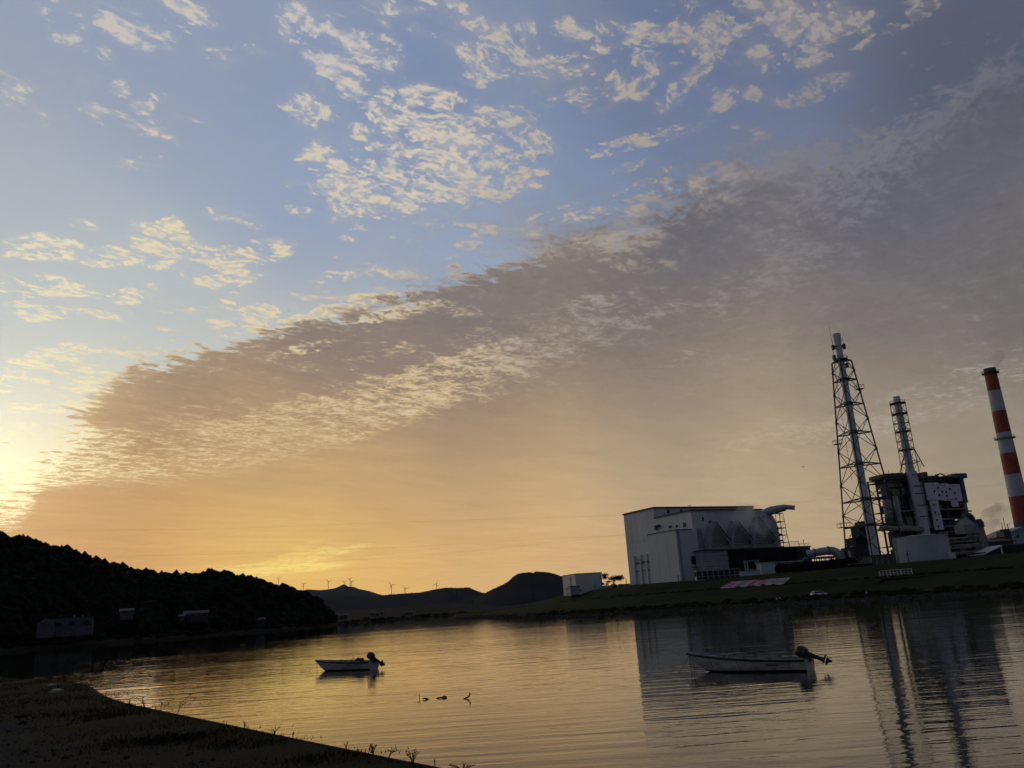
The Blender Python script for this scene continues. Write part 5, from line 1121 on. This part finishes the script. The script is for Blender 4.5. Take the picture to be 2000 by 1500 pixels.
# ------------------------------------------------------------------ wires
def wire(label, pts):
    q = [at(x, y, d) for x, y, d in pts]; cur = []
    for i in range(len(q)-1):
        for k in range(8): cur.append(q[i].lerp(q[i+1], k/8))
    cur.append(q[-1])
    o = build('power_line', MB().tube([p-cur[0] for p in cur], .021, 4, False), 'wire', None, cur[0]); tag(o, label, 'cable', 'power lines across the sky')
wire('highest of the three thin power lines crossing behind the factory roof', [(-300, 1037, 560), (60, 1036, 540), (400, 1034, 520), (700, 1022.5, 500), (1000, 1013, 480), (1300, 1003.5, 460), (1656, 972, 450), (2200, 925, 440)])
wire('middle thin power line, fading out over the left hill', [(230, 1086.5, 560), (400, 1083, 540), (560, 1078, 520), (800, 1068, 500), (1000, 1056, 490), (1226, 1045, 480)])
wire('lowest thin power line, above the wind turbines', [(560, 1101, 560), (760, 1089, 540), (960, 1072.5, 520), (1160, 1051, 500), (1226, 1043, 490)])
bd = at(1569, 912, 160); br = thing('bird', 'single dark bird flying over the factory', 'bird', tuple(bd))
build('bird_body', MB().tube([(-.22, 0, 0), (-.08, 0, .02), (.12, 0, .0), (.24, 0, -.02)], [.01, .06, .05, .01], 6), 'boat_rub', br)
for s__ in (-1, 1): build('wing', MB().add([(-.05, 0, .03), (.08, 0, .03), (.02, s__*.25, .14), (-.1, s__*.42, .06)], [(0, 1, 2, 3)]), 'boat_rub', br)
# ------------------------------------------------------------------ boats
def boat(name, label, cat, loc, rz, Ln, B, s0, s1, fore):
    root = thing(name, label, cat, loc, rz, 'small moored boats')
    N_ = 22
    def st(t):
        b = B/2*(1-max(0, t-.30)**2.3*2.15/(.7**2.3*2.15))*(.90+.10*min(1, t*3)) if t > .3 else B/2*(.90+.10*min(1, t*3))
        b = max(b, .012); s = s0+(s1-s0)*t**1.9; k = -.14+max(0, t-.70)**2*fore; return b, s, k
    def pt(t, v, side, inset=0.0):            # v 0 keel .. 1 sheer
        b, s, k = st(t); z = k+(s-k)*v
        prof = [(0, .0), (.12, .55), (.35, .84), (.7, .95), (1, 1)]
        y = lerp_list(prof, v)*b
        x = t*Ln*(.86+.14*v**.8) if t > .5 else t*Ln
        if t > .5: x = t*Ln*(1-.13*(1-v**.8)*((t-.5)/.5)**1.5)
        return Vector((x, side*max(0, y-inset), z))
    def cut(t): b, s, k = st(t); zc = .07+.30*max(0, t-.72)**1.4*3.2*.45; return min(.6, max(.15, (zc-k)/(s-k)))
    for nm, mt, f in (('hull', 'boat_white', lambda t, q: cut(t)+(1-cut(t))*q), ('bottom', 'boat_weed_shade', lambda t, q: cut(t)*q)):
        g = MB()
        for side in (-1, 1):
            g.grid([[pt(t/N_, f(t/N_, q/5), side) for q in range(6)] for t in range(N_+1)])
        hull = build(nm, g, mt, root, smooth=True, fix=False)
    tr = [pt(0, q/6, -1) for q in range(7)]+[pt(0, q/6, 1) for q in range(6, -1, -1)]
    build('transom', MB().prism([p+Vector((-.02, 0, 0)) for p in tr], (.05, 0, 0)), 'boat_white', root)
    g = MB()
    for side in (-1, 1):
        g.grid([[pt(t/N_, 1, side)+Vector((0, side*.02, o)) for o in (.0, .035)]+[pt(t/N_, 1, side, .075)+Vector((0, 0, .035)), pt(t/N_, 1, side, .075)] for t in range(N_+1)])
    build('gunwale', g, 'boat_in', root, smooth=True, fix=False)
    g = MB()
    for side in (-1, 1): g.tube([pt(t/N_, .93, side)+Vector((0, side*.02, 0)) for t in range(N_+1)], .038, 6)
    build('rub_rail', g, 'boat_rub', root, smooth=True)
    g = MB()
    for side in (-1, 1): g.grid([[pt(t/N_, .98, side, .07), pt(t/N_, .55, side, .07), pt(t/N_, .42, side, B*.25), Vector((pt(t/N_, .4, side).x, 0, pt(t/N_, .4, side).z))] for t in range(N_+1)])
    build('inner_lining', g, 'boat_in', root, smooth=True, fix=False)
    b_, s_b, k_ = st(.82); dk = MB().grid([[pt(t, .985, -1, .05), pt(t, .985, 1, .05)] for t in (.74, .8, .86, .92, .97, 1.0)])
    build('foredeck', dk, 'boat_in', root, fix=False)
    for t in (.02, .34, .6):
        b, s, k = st(t); build('thwart', MB().box(t*Ln, t*Ln+.24, -b+.06, b-.06, s-.20, s-.16), 'boat_in', root)
    for t in (.25, .45, .62): 
        b, s, k = st(t)
        for sd_ in (-1, 1): build('rope_cleat', MB().box(t*Ln, t*Ln+.09, sd_*(b-.04)-.02, sd_*(b-.04)+.02, s+.035, s+.075), 'boat_rub', root)
    bp2 = pt(1.0, .9, 1); ln = MB().tube([bp2+Vector((-.12, 0, -.02)), bp2+Vector((-.10, .02, -.3)), bp2+Vector((-.13, .03, -.55)), Vector((bp2.x-.12, .05, -.3))], .014, 5)
    build('mooring_line', ln, 'rope', root)
    build('stern_line', MB().tube([pt(.06, 1, 1)+Vector((0, 0, .05)), pt(.10, 1, 1)+Vector((0, -.2, .02)), pt(.22, .98, -1)+Vector((0, .1, .03))], .012, 5), 'rope', root)
    build('anchor_line', MB().tube([bp2+Vector((-.2, 0, .05)), Vector((bp2.x+.25, .25, .1)), Vector((bp2.x+.5, .4, -.2))], .010, 5), 'rope', root)
    return root, pt, st
def outboard(root, tilt, sc, zt):
    m = build('outboard_motor', MB().box(-.09*sc, .05*sc, -.11*sc, .11*sc, zt-.16*sc, zt+.10*sc), 'motor', root)
    ct_, st_ = math.cos(tilt), math.sin(tilt)
    def T(x, y, z): return Vector(((x*ct_+z*st_)*sc-.05*sc, y*sc, (-x*st_+z*ct_)*sc+zt+.08*sc))   # z along the leg axis (up = cowl)
    def loft(secs, n=12):
        g = MB(); rows = []
        for (z, a, b, cx) in secs: rows.append([T(cx+a*math.copysign(abs(math.cos(q))**.7, math.cos(q)), b*math.copysign(abs(math.sin(q))**.7, math.sin(q)), z) for q in [6.28318*k/n for k in range(n+1)]])
        g.grid(rows); g.f.append(tuple(range(n))); g.f.append(tuple(range((len(secs)-1)*(n+1), (len(secs)-1)*(n+1)+n))); return g
    build('cowl', loft([(.10, .10, .09, 0), (.12, .18, .14, .0), (.24, .22, .165, 0), (.40, .215, .16, .01), (.50, .17, .13, .02), (.54, .10, .08, .02)]), 'motor', m, smooth=True)
    build('cowl_stripe', loft([(.20, .226, .169, 0), (.212, .227, .170, 0)]), 'duct', m)
    build('leg', loft([(.12, .11, .07, 0), (-.1, .085, .055, -.01), (-.35, .075, .04, -.02), (-.55, .085, .03, -.03)]), 'motor', m, smooth=True)
    build('cavitation_plate', MB().obox(T(-.06, 0, -.55), (T(.17, 0, 0)-T(0, 0, 0)), (T(0, .09, 0)-T(0, 0, 0)), (T(0, 0, .012)-T(0, 0, 0))), 'motor', m)
    build('gear_case', MB().tube([T(.13, 0, -.66), T(.06, 0, -.66), T(-.10, 0, -.66), T(-.16, 0, -.66)], [.01*sc, .05*sc, .055*sc, .035*sc], 8), 'motor', m, smooth=True)
    build('skeg', MB().prism([T(.02, -.008, -.70), T(-.12, -.008, -.70), T(-.13, -.008, -.84), T(-.07, -.008, -.84)], T(0, .016, 0)-T(0, 0, 0)), 'motor', m)
    for k in range(3):
        a = k*2.094+.4; c, s = math.cos(a), math.sin(a); o = T(-.18, 0, -.66)
        w = lambda x, y, z: T(-.18+x, y, -.66+z)
        build('propeller_blade', MB().add([w(-.02, c*.03, s*.03), w(.02, c*.08-s*.05, s*.08+c*.05), w(.01, c*.13, s*.13), w(-.03, c*.08+s*.05, s*.08-c*.05)], [(0, 1, 2, 3)]), 'motor_metal', m)
    build('tiller', MB().tube([T(.12, .02, .15), T(.34, .03, .12), T(.62, .04, .10)], [.022*sc, .02*sc, .026*sc], 6), 'motor', m)
    build('clamp_bracket', MB().tube([T(.08, .08, .02), T(.16, .08, -.14)], .02*sc, 5), 'motor', m); build('clamp_bracket', MB().tube([T(.08, -.08, .02), T(.16, -.08, -.14)], .02*sc, 5), 'motor', m)
    return m
def letters(parent, at3, w, h, txt, mt):
    cu = bpy.data.curves.new('lettering', 'FONT'); cu.body = txt; cu.size = h*1.3; cu.extrude = .002; cu.resolution_u = 2
    tmp = bpy.data.objects.new('lettering', cu); C.objects.link(tmp); bpy.context.view_layer.update()
    me = bpy.data.meshes.new_from_object(tmp.evaluated_get(bpy.context.evaluated_depsgraph_get())); bpy.data.objects.remove(tmp)
    if not me.vertices: return
    xs_ = [v.co.x for v in me.vertices]; ys_ = [v.co.y for v in me.vertices]; x0, x1, y0, y1 = min(xs_), max(xs_), min(ys_), max(ys_)
    for v in me.vertices:
        u, q = (v.co.x-x0)/max(1e-6, x1-x0), (v.co.y-y0)/max(1e-6, y1-y0); p = at3(u*w, q*h); v.co = p+Vector((0, .006+v.co.z, 0))
    me.materials.clear(); me.materials.append(M[mt]); o = bpy.data.objects.new('lettering', me); C.objects.link(o); o.parent = parent
# right boat: 5 m, left boat: 3.7 m. Both lie bow to the left, near side towards the camera.
pS = onz(1591, 1311, 0); pB = onz(1378, 1313.5, 0)
dirR = (pB-pS); angR = math.atan2(dirR.y, dirR.x); LR = dirR.length/.865
rb1, ptR, stR = boat('moored_rowboat', 'longer white open boat in front of the factory reflection, bow to the left', 'boat', (pS.x, pS.y+.5, 0), angR, LR, 1.35, .46, .80, 3.9)
outboard(rb1, math.radians(66), 1.08, .52)
pS = onz(727.5, 1308, 0); pB = onz(627, 1311.5, 0); dirL = pB-pS; angL = math.atan2(dirL.y, dirL.x); LL = dirL.length/.865
rb2, ptL, stL = boat('moored_rowboat', 'shorter white open boat on golden water with a blue bundle and a stick in it', 'boat', (pS.x, pS.y+.55, 0), angL, LL, 1.3, .50, .70, 3.0)
outboard(rb2, math.radians(56), 1.1, .56)
# near side in boat space: the side facing the camera
def side_of(root, ang): 
    n_ = Vector((-math.sin(ang), math.cos(ang), 0)); return 1 if n_.dot(Vector((-root.location.x, -root.location.y, 0))) > 0 else -1
sR, sL = side_of(rb1, angR), side_of(rb2, angL)
def on_hull(pt_, Lx, side, x0, v0):
    def f(u, q):
        t = (x0-u)/Lx; p = pt_(t, v0+q/.62, side); return p+Vector((0, side*.006-(.006 if side < 0 else .006)*(1 if side < 0 else 0)*0, 0))
    return f
def marks(parent, pt_, Lx, side, x0, v0, glyphs, h, mt='ink_dark'):   # painted strokes lying on the hull skin
    g = MB()
    for gx, strokes in glyphs:
        for (a0, c0_, a1, c1_, wd) in strokes:
            pts = []
            for (a_, c_) in ((a0, c0_), (a1, c1_)):
                p = pt_((x0-(gx+a_)*h)/Lx, v0+c_*h/.62, side); p.y += side*.008; pts.append(p)
            dd = (pts[1]-pts[0]); nrm = Vector((dd.z, 0, -dd.x)).normalized()*wd*h/2
            g.add([pts[0]-nrm, pts[1]-nrm, pts[1]+nrm, pts[0]+nrm], [(0, 1, 2, 3)])
    return build('painted_name', g, mt, parent, fix=False)
KA = [(.05,.85,.45,.85,.12),(.25,1,.25,.55,.1),(.05,.6,.45,.6,.1),(.1,.5,.1,.05,.1),(.4,.5,.1,.3,.1),(.55,.95,.9,.95,.1),(.72,.95,.72,.5,.1),(.55,.72,.95,.72,.1),(.6,.5,.9,.05,.12),(.9,.5,.55,.05,.12)]
HI = [(.5,1,.5,.6,.12),(.2,.9,.32,.68,.12),(.82,.9,.66,.68,.12),(.05,.58,.95,.58,.11),(.38,.55,.1,.02,.13),(.6,.55,.62,.12,.12),(.62,.1,.98,.1,.12),(.98,.1,.98,.25,.1)]
def xpx(root, ang, px, py, y0=0.0):     # local x of a pixel on the boat's near side
    o = Vector((root.location.x, root.location.y, 0))+Vector((-math.sin(ang), math.cos(ang), 0))*y0; r_ = ray(px, py); e = Vector((math.cos(ang), math.sin(ang), 0))
    det = e.x*(-r_.y)+e.y*r_.x; return (-o.x*(-r_.y)-o.y*r_.x)/det
xa1 = xpx(rb1, angR, 1393, 1297, sR*.5)
marks(rb1, ptR, LR, sR, xa1, .56, [(0, KA), (1.35, HI)], .11)
xa2 = xpx(rb1, angR, 1495, 1297, sR*.6)
num = [(k*.62, [(.08, .05, .08, .9, .16), (.08, .9, .42, .9, .14), (.42, .9 if k % 2 else .5, .42, .05, .16), (.08, .05 if k % 3 else .5, .42, .05 if k % 2 else .5, .14)]) for k in range(10)]
plate = marks(rb1, ptR, LR, sR, xa2, .60, num, .085)
xa3 = xpx(rb2, angL, 675, 1300, sL*.5)
marks(rb2, ptL, LL, sL, xa3, .60, [(0, KA), (1.9, [(.05, .5, .9, .5, .5)]), (3.0, HI[:5])]+[(3.9+k*.6, num[k][1]) for k in range(5)], .085)
for xx in (1381, 1440): 
    t_ = xpx(rb1, angR, xx, 1298, sR*.5)/LR; g = MB().tube([ptR(t_, .9, sR)+Vector((0, sR*.01, 0)), ptR(t_-.012, .6, sR)+Vector((0, sR*.012, 0)), ptR(t_-.02, .4, sR)+Vector((0, sR*.012, 0))], .010, 4); build('hanging_cord', g, 'rope', rb1)
# things lying in the left boat, top-level since they can be lifted out
def in_boat(root, ang, x, y, z): return Vector((root.location.x, root.location.y, 0))+Vector((math.cos(ang)*x-math.sin(ang)*y, math.sin(ang)*x+math.cos(ang)*y, z))
xb_ = xpx(rb2, angL, 703, 1291)
bu = thing('tarpaulin_bundle', 'dark blue bundle lying in the stern of the shorter boat', 'bundle', tuple(in_boat(rb2, angL, xb_, 0, .40)), angL)
build('cloth', MB().ico((0, 0, .16), .22, 3, .35, (1.15, .9, .8), 3), 'blue_tarp', bu, smooth=True); build('fold', MB().ico((.25, .02, .12), .14, 2, .4, (1.1, 1, .7), 5), 'blue_tarp', bu, smooth=True)
xk = xpx(rb2, angL, 696, 1291); sk_ = thing('wooden_pole', 'short slanting stick poking up out of the shorter boat', 'stick', tuple(in_boat(rb2, angL, xk, 0, .42)), angL)
build('shaft', MB().tube([(-.12, 0, 0), (.28, 0, .34)], .022, 6), 'bark', sk_); build('blade', MB().tube([(.2, 0, .27), (.29, 0, .345)], .03, 6), 'bark', sk_)
# ------------------------------------------------------------------ driftwood
def drift(label, px, py, parts):
    p = onz(px, py, 0); r = thing('driftwood', label, 'driftwood', (p.x, p.y, 0), 0, 'driftwood stuck in the shallows')
    for nm, pts, rr in parts: build(nm, MB().tube(pts, rr, 6), 'wood', r, smooth=True)
drift('thin upright stick with one side twig, leftmost of the driftwood', 819.5, 1364.5, [('stick', [(-.02, 0, -.15), (0, 0, .08), (.0, 0, .19)], [.014, .012, .010]), ('twig', [(0, 0, .12), (-.09, 0, .14), (-.22, 0, .165)], [.01, .008, .006])])
drift('small arrow-shaped snag just right of the thin upright stick', 832, 1366, [('snag', [(.12, 0, 0), (.0, 0, .035), (-.08, 0, .04), (-.11, 0, .06)], [.01, .035, .02, .012]), ('twig', [(-.11, 0, .06), (-.11, 0, -.04)], [.012, .012]), ('knob', [(.0, 0, .02), (.03, 0, .06)], [.03, .01])])
drift('flat low branch with a lump at its right end, middle of the driftwood', 862, 1363.5, [('branch', [(-.23, 0, -.01), (-.12, 0, .02), (.0, 0, .03), (.10, 0, .03)], [.008, .02, .022, .03]), ('lump', [(.06, 0, .0), (.1, 0, .05), (.18, 0, .03), (.22, 0, 0)], [.03, .045, .04, .012])])
drift('curved horn-like branch end rising from the water, rightmost of the driftwood', 912, 1364.5, [('horn', [(-.17, 0, -.01), (-.06, 0, .02), (.04, 0, .05), (.10, 0, .10), (.125, 0, .16), (.11, 0, .23)], [.008, .025, .028, .03, .026, .006])])
# ------------------------------------------------------------------ near bank
EP = [(-700, 1335), (-400, 1324), (-200, 1318), (-100, 1317), (-40, 1318), (0, 1321), (30, 1325), (70, 1329), (120, 1331), (150, 1333), (172, 1337), (186, 1346), (199, 1356), (230, 1367.5), (264, 1376.5), (346, 1393.5), (480, 1421), (560, 1437.5), (700, 1466), (785, 1483), (872, 1500)]
GZ = 1.6
edge = [onz(x, y, GZ) for x, y in EP]
dl = (edge[-1]-edge[-4]).normalized(); edge += [edge[-1]+dl*q for q in (2, 5, 10, 20, 40)]
ed = []
for a, b in zip(edge, edge[1:]):
    n = max(1, min(30, int((b-a).length/.35))); ed += [a.lerp(b, k/n) for k in range(n)]
ed.append(edge[-1]); INW = Vector((dl.y, -dl.x, 0))
if INW.dot(Vector((-1, -1, 0))) < 0: INW = -INW
def gz(p, o): return GZ+(.05*mnoise.noise(p*.5)+.02*mnoise.noise(p*2.3))*min(1, o*1.2)+.10*mnoise.noise(p*.12)*min(1, o*.25)
def off(p, o, z=None): q = p+INW*o; q.z = gz(q, o) if z is None else z; return q
rows = [[off(p, -1.0+.1*mnoise.noise(p*.8), -.6), off(p, -.45, .55), off(p, -.05, GZ-.12), off(p, 0.0+.015*mnoise.noise(p*3), GZ-.01), off(p, .04, GZ+.005), off(p, .10, GZ+.005), off(p, .14, GZ-.03)] for p in ed]
tag(build('concrete_revetment', MB().grid(rows), 'concrete_dark', smooth=True, fix=False), kind='structure')
offs = [.13]+[.6*1.19**k for k in range(0, 31)]
rows = [[off(p, o) for o in offs] for p in ed]
gm = bpy.data.materials.new('gravel_verge'); gm.use_nodes = True; t = gm.node_tree; b = t.nodes['Principled BSDF']; b.inputs['Roughness'].default_value = .95; b.inputs['Specular IOR Level'].default_value = .04
def tn(ty, **k):
    n = t.nodes.new(ty); [setattr(n, a, v) for a, v in k.items()]; return n
tc = tn('ShaderNodeTexCoord'); n1_ = tn('ShaderNodeTexNoise'); n1_.inputs['Scale'].default_value = .45; n1_.inputs['Detail'].default_value = 5; t.links.new(tc.outputs['Object'], n1_.inputs[0])
n2_ = tn('ShaderNodeTexNoise'); n2_.inputs['Scale'].default_value = 9; n2_.inputs['Detail'].default_value = 6; n2_.inputs['Roughness'].default_value = .7; t.links.new(tc.outputs['Object'], n2_.inputs[0])
vo = tn('ShaderNodeTexVoronoi'); vo.inputs['Scale'].default_value = 26; t.links.new(tc.outputs['Object'], vo.inputs[0])
dt = tn('ShaderNodeVectorMath', operation='DOT_PRODUCT'); t.links.new(tc.outputs['Object'], dt.inputs[0]); dt.inputs[1].default_value = INW
base_d = edge[-3].dot(INW)
m1 = tn('ShaderNodeMath', operation='SUBTRACT'); t.links.new(dt.outputs['Value'], m1.inputs[0]); m1.inputs[1].default_value = base_d
m2 = tn('ShaderNodeMath', operation='MULTIPLY_ADD'); t.links.new(n1_.outputs['Fac'], m2.inputs[0]); m2.inputs[1].default_value = 7.0; t.links.new(m1.outputs[0], m2.inputs[2])
m3 = tn('ShaderNodeMapRange'); t.links.new(m2.outputs[0], m3.inputs[0]); m3.inputs[1].default_value = 4.9; m3.inputs[2].default_value = 7.0
g1 = tn('ShaderNodeMix', data_type='RGBA'); t.links.new(n2_.outputs['Fac'], g1.inputs[0]); g1.inputs[6].default_value = (.014, .015, .006, 1); g1.inputs[7].default_value = (.032, .032, .013, 1)
g2 = tn('ShaderNodeMix', data_type='RGBA'); t.links.new(vo.outputs['Color'], g2.inputs[0]); g2.inputs[6].default_value = (.014, .016, .019, 1); g2.inputs[7].default_value = (.030, .033, .038, 1)
g3 = tn('ShaderNodeMix', data_type='RGBA'); t.links.new(m3.outputs[0], g3.inputs[0]); t.links.new(g1.outputs[2], g3.inputs[6]); t.links.new(g2.outputs[2], g3.inputs[7]); t.links.new(g3.outputs[2], b.inputs['Base Color'])
hs = tn('ShaderNodeMath', operation='ADD'); t.links.new(n2_.outputs['Fac'], hs.inputs[0]); t.links.new(vo.outputs['Distance'], hs.inputs[1])
bp = tn('ShaderNodeBump'); bp.inputs['Distance'].default_value = .03; bp.inputs['Strength'].default_value = .9; t.links.new(hs.outputs[0], bp.inputs['Height']); t.links.new(bp.outputs[0], b.inputs['Normal'])
tag(build('near_bank', MB().grid(rows), gm, smooth=True, fix=False), kind='structure')
rnd = random.Random(3)
ed_len = [0]
for a, b in zip(ed, ed[1:]): ed_len.append(ed_len[-1]+(b-a).length)
def edge_pick(lo=None):
    while True:
        k = rnd.randrange(len(ed)-1); p = ed[k].lerp(ed[k+1], rnd.random())
        if p.y > 3: return p
gb = MB()
for i in range(42000):
    p = edge_pick(); o = abs(rnd.gauss(0, 1.0))*(2.0 if p.y < 24 else 5)+.10; q = off(p, o)
    if mnoise.noise(q*.55) < -.12+.05*o: continue
    h = rnd.uniform(.015, .055)*(1+.8*max(0, mnoise.noise(q*.9)))*(1.5 if q.y > 20 else 1); a = rnd.uniform(0, 6.28); w = .003+q.y*.00022; lean = Vector((rnd.gauss(0, .5), rnd.gauss(0, .5), 0))*h
    s = Vector((math.cos(a), math.sin(a), 0))*w; gb.add([q-s, q+s, q+lean*.6+Vector((0, 0, h))], [(0, 1, 2)])
for cx0, cy0, n_, sp in ((170, 1392, 60, .9), (205, 1400, 30, .5), (300, 1447, 70, .55), (350, 1440, 30, .5), (120, 1372, 30, 1.2), (470, 1455, 26, .4), (20, 1372, 30, 1.5), (640, 1480, 22, .3)):
    c0 = onz(cx0, cy0, GZ)
    for i in range(n_*14):
        q = c0+Vector((rnd.gauss(0, sp), rnd.gauss(0, sp*.8), 0)); q.z = gz(q, 1.0); h = rnd.uniform(.02, .08); a = rnd.uniform(0, 6.28); s = Vector((math.cos(a), math.sin(a), 0))*(.004+q.y*.0003); lean = Vector((rnd.gauss(0, .5), rnd.gauss(0, .5), 0))*h
        gb.add([q-s, q+s, q+lean*.6+Vector((0, 0, h))], [(0, 1, 2)])
for i in range(1100):                                            # ragged fringe along the very edge
    p = edge_pick(); q = off(p, rnd.uniform(.02, .2)); h = rnd.uniform(.02, .10)*(.4+max(0, 1.6*mnoise.noise(p*1.1+Vector((9, 0, 0))))); a = rnd.uniform(0, 6.28); s = Vector((math.cos(a), math.sin(a), 0))*(.003+q.y*.0002); lean = Vector((rnd.gauss(.2, .6), rnd.gauss(.2, .6), 0))*h
    gb.add([q-s, q+s, q+lean+Vector((0, 0, h))], [(0, 1, 2)])
tag(build('verge_grass', gb, 'weed', fix=False), kind='stuff')
gs = MB()
for i in range(9000):
    p = edge_pick(); o = rnd.uniform(1.5, 12)**1.0; q = off(p, o)
    if q.y < 5: continue
    gs.ico(q+Vector((0, 0, .003)), rnd.uniform(.008, .022)*(1+rnd.random()**6*2.5), 1, .3, (1.2, 1, .6), i)
tag(build('loose_gravel', gs, 'gravelstone', fix=False), kind='stuff')
def weed(label, px, py, h, n, spread, seed, lean=(0, 0), z=GZ+.02, leafy=9, arch=.3):
    p = onz(px, py, z); r = thing('weed_plant', label, 'weed', tuple(p), 0, 'weeds along the river edge'); q = random.Random(seed); sm, lf = MB(), MB()
    for k in range(n):
        a = q.uniform(0, 6.28); d = Vector((math.cos(a)*spread*q.uniform(.2, 1)+lean[0], math.sin(a)*spread*.6*q.uniform(.2, 1)+lean[1], 0)); hh = h*q.uniform(.55, 1)
        pts = [Vector((0, 0, -.03)), d*.35+Vector((0, 0, hh*.45)), d*.75+Vector((q.gauss(0, .01), 0, hh*(.8-arch*.2))), d*1.1+Vector((0, 0, hh*(1-arch*.5)))]
        sm.tube(pts, [.005, .004, .003, .0015], 4)
        for j in range(leafy):
            t_ = q.uniform(.25, 1); i0 = min(2, int(t_*3)); c_ = pts[i0].lerp(pts[i0+1], t_*3-i0); u = Vector((q.gauss(0, 1), q.gauss(0, 1), q.gauss(0, .6))).normalized()*h*q.uniform(.07, .15)+Vector((0, 0, .01)); w = u.cross(Vector((.2, .3, 1))).normalized()*u.length*.32
            lf.add([c_, c_+u*.5+w, c_+u, c_+u*.5-w], [(0, 1, 2, 3)])
    build('stem', sm, 'weed', r); build('leaves', lf, 'weed', r, fix=False)
weed('tallest weed leaning right over the water, halfway down the left bank', 344, 1394, .52, 2, .05, 1, (.30, 0), leafy=8)
weed('short thin weed left of the tallest leaning one', 314, 1387, .26, 2, .03, 2, leafy=12)
weed('bushy dead weed nearest the left bend of the bank edge', 283, 1381, .26, 6, .22, 3, leafy=8)
weed('low twiggy weed at the left bend of the bank edge', 252, 1374, .2, 5, .2, 4, leafy=12)
weed('small upright weed on the edge below the shorter boat', 478, 1420, .12, 3, .05, 5)
weed('row of tiny weeds on the edge, left of the leafy clump', 536, 1432, .10, 6, .16, 6)
weed('small weed pair on the edge between the tiny row and the leafy clump', 572, 1440, .09, 4, .06, 7)
weed('thin double sprig left of the dark leafy clump', 676, 1461, .08, 4, .07, 8)
weed('dark leafy clump on the edge, left of the two sprawling weeds', 729, 1471, .12, 7, .07, 9, leafy=12)
weed('sprawling runner with its tip bent up to the right', 757, 1478, .11, 3, .05, 10, (.12, 0), leafy=6)
weed('largest leafy weed with two arms standing over the edge', 806, 1489, .17, 8, .11, 11, leafy=12)
weed('thin single sprig right of the largest leafy weed', 850, 1496, .09, 2, .02, 12, leafy=12)
weed('sprawling leafy weed cut off by the bottom of the photo', 905, 1508, .12, 9, .15, 13, leafy=8, arch=.5)
for lab, px, py, sz_r, sd in (('pale flat rock lying in the grass, larger of two on the left bank', 111, 1352, (.20, .12, .085), 1), ('smaller pale rock above the larger one on the left bank', 101, 1340, (.13, .10, .05), 2), ('dull dark stone on the gravel at the left', 39, 1400, (.12, .09, .04), 3)):
    p = onz(px, py, GZ+.03); rk_ = thing('rock', lab, 'rock', tuple(p), .3); build('stone', MB().ico((0, 0, .02), 1, 2, .25, sz_r, sd), 'rock' if sd < 3 else 'gravelstone', rk_, smooth=True)
# ------------------------------------------------------------------ steam and haze
def vol(name, dens, col, scale, nlo=.42, nhi=.7, ani=.3):
    m = bpy.data.materials.new(name); m.use_nodes = True; t = m.node_tree; t.nodes.clear()
    o = t.nodes.new('ShaderNodeOutputMaterial'); v = t.nodes.new('ShaderNodeVolumePrincipled'); t.links.new(v.outputs[0], o.inputs['Volume'])
    v.inputs['Color'].default_value = (*col, 1); v.inputs['Anisotropy'].default_value = ani
    if scale:
        tc = t.nodes.new('ShaderNodeTexCoord'); n = t.nodes.new('ShaderNodeTexNoise'); n.inputs['Scale'].default_value = scale; n.inputs['Detail'].default_value = 4; t.links.new(tc.outputs['Object'], n.inputs[0])
        r = t.nodes.new('ShaderNodeMapRange'); t.links.new(n.outputs['Fac'], r.inputs[0]); r.inputs[1].default_value = nlo; r.inputs[2].default_value = nhi; r.inputs[3].default_value = 0; r.inputs[4].default_value = dens
        t.links.new(r.outputs[0], v.inputs['Density'])
    else: v.inputs['Density'].default_value = dens
    return m
def plume(label, pts, d, mt, seed):
    q = [at(x, y, d) for x, y, _ in pts]; o = q[0]; g = MB().tube([p-o for p in q], [r for _, _, r in pts], 14)
    for k, v in enumerate(g.v): g.v[k] = v+Vector((mnoise.noise(v*.16+Vector((seed, 0, 0))), mnoise.noise(v*.16+Vector((0, seed, 0))), mnoise.noise(v*.16+Vector((0, 0, seed)))))*2.2*min(1, (v.length)/8)
    ob = build('steam_plume', g, mt, None, o); tag(ob, label, 'steam', 'steam plumes')
st1 = vol('steam_grey', .16, (.88, .87, .90), .22, .36, .62); st2 = vol('steam_thin', .15, (.97, .97, .97), .16, .42, .68)
plume('grey steam plume drifting right between the boiler house and the striped chimney', [(1932, 1047, .8), (1933, 1036, 1.8), (1932, 1024, 2.8), (1936, 1012, 3.9), (1946, 1003, 3.2), (1957, 997, 2.4), (1968, 993, 1.8), (1982, 990, .8)], 378, st1, 3)
plume('faint smoke haze on top of the striped chimney', [(1938, 718, 2.0), (1940, 711, 3.0), (1944, 703, 3.6), (1950, 692, 3.0), (1954, 684, .5)], 430, st2, 5)
plume('thin steam veil in front of the factory hall above the elbow ducts', [(1492, 1050, 1.5), (1488, 1036, 4.5), (1478, 1022, 6.0), (1464, 1012, 6.0), (1448, 1010, 5.0), (1430, 1016, 2.0)], 350, st2, 9)
hz = MB().box(-9100, 9100, -310, 9600, -5, 430)
ho = build('haze', hz, vol('air_haze', HAZE, (.58, .70, .95), 0, ani=.2)); tag(ho, kind='stuff')
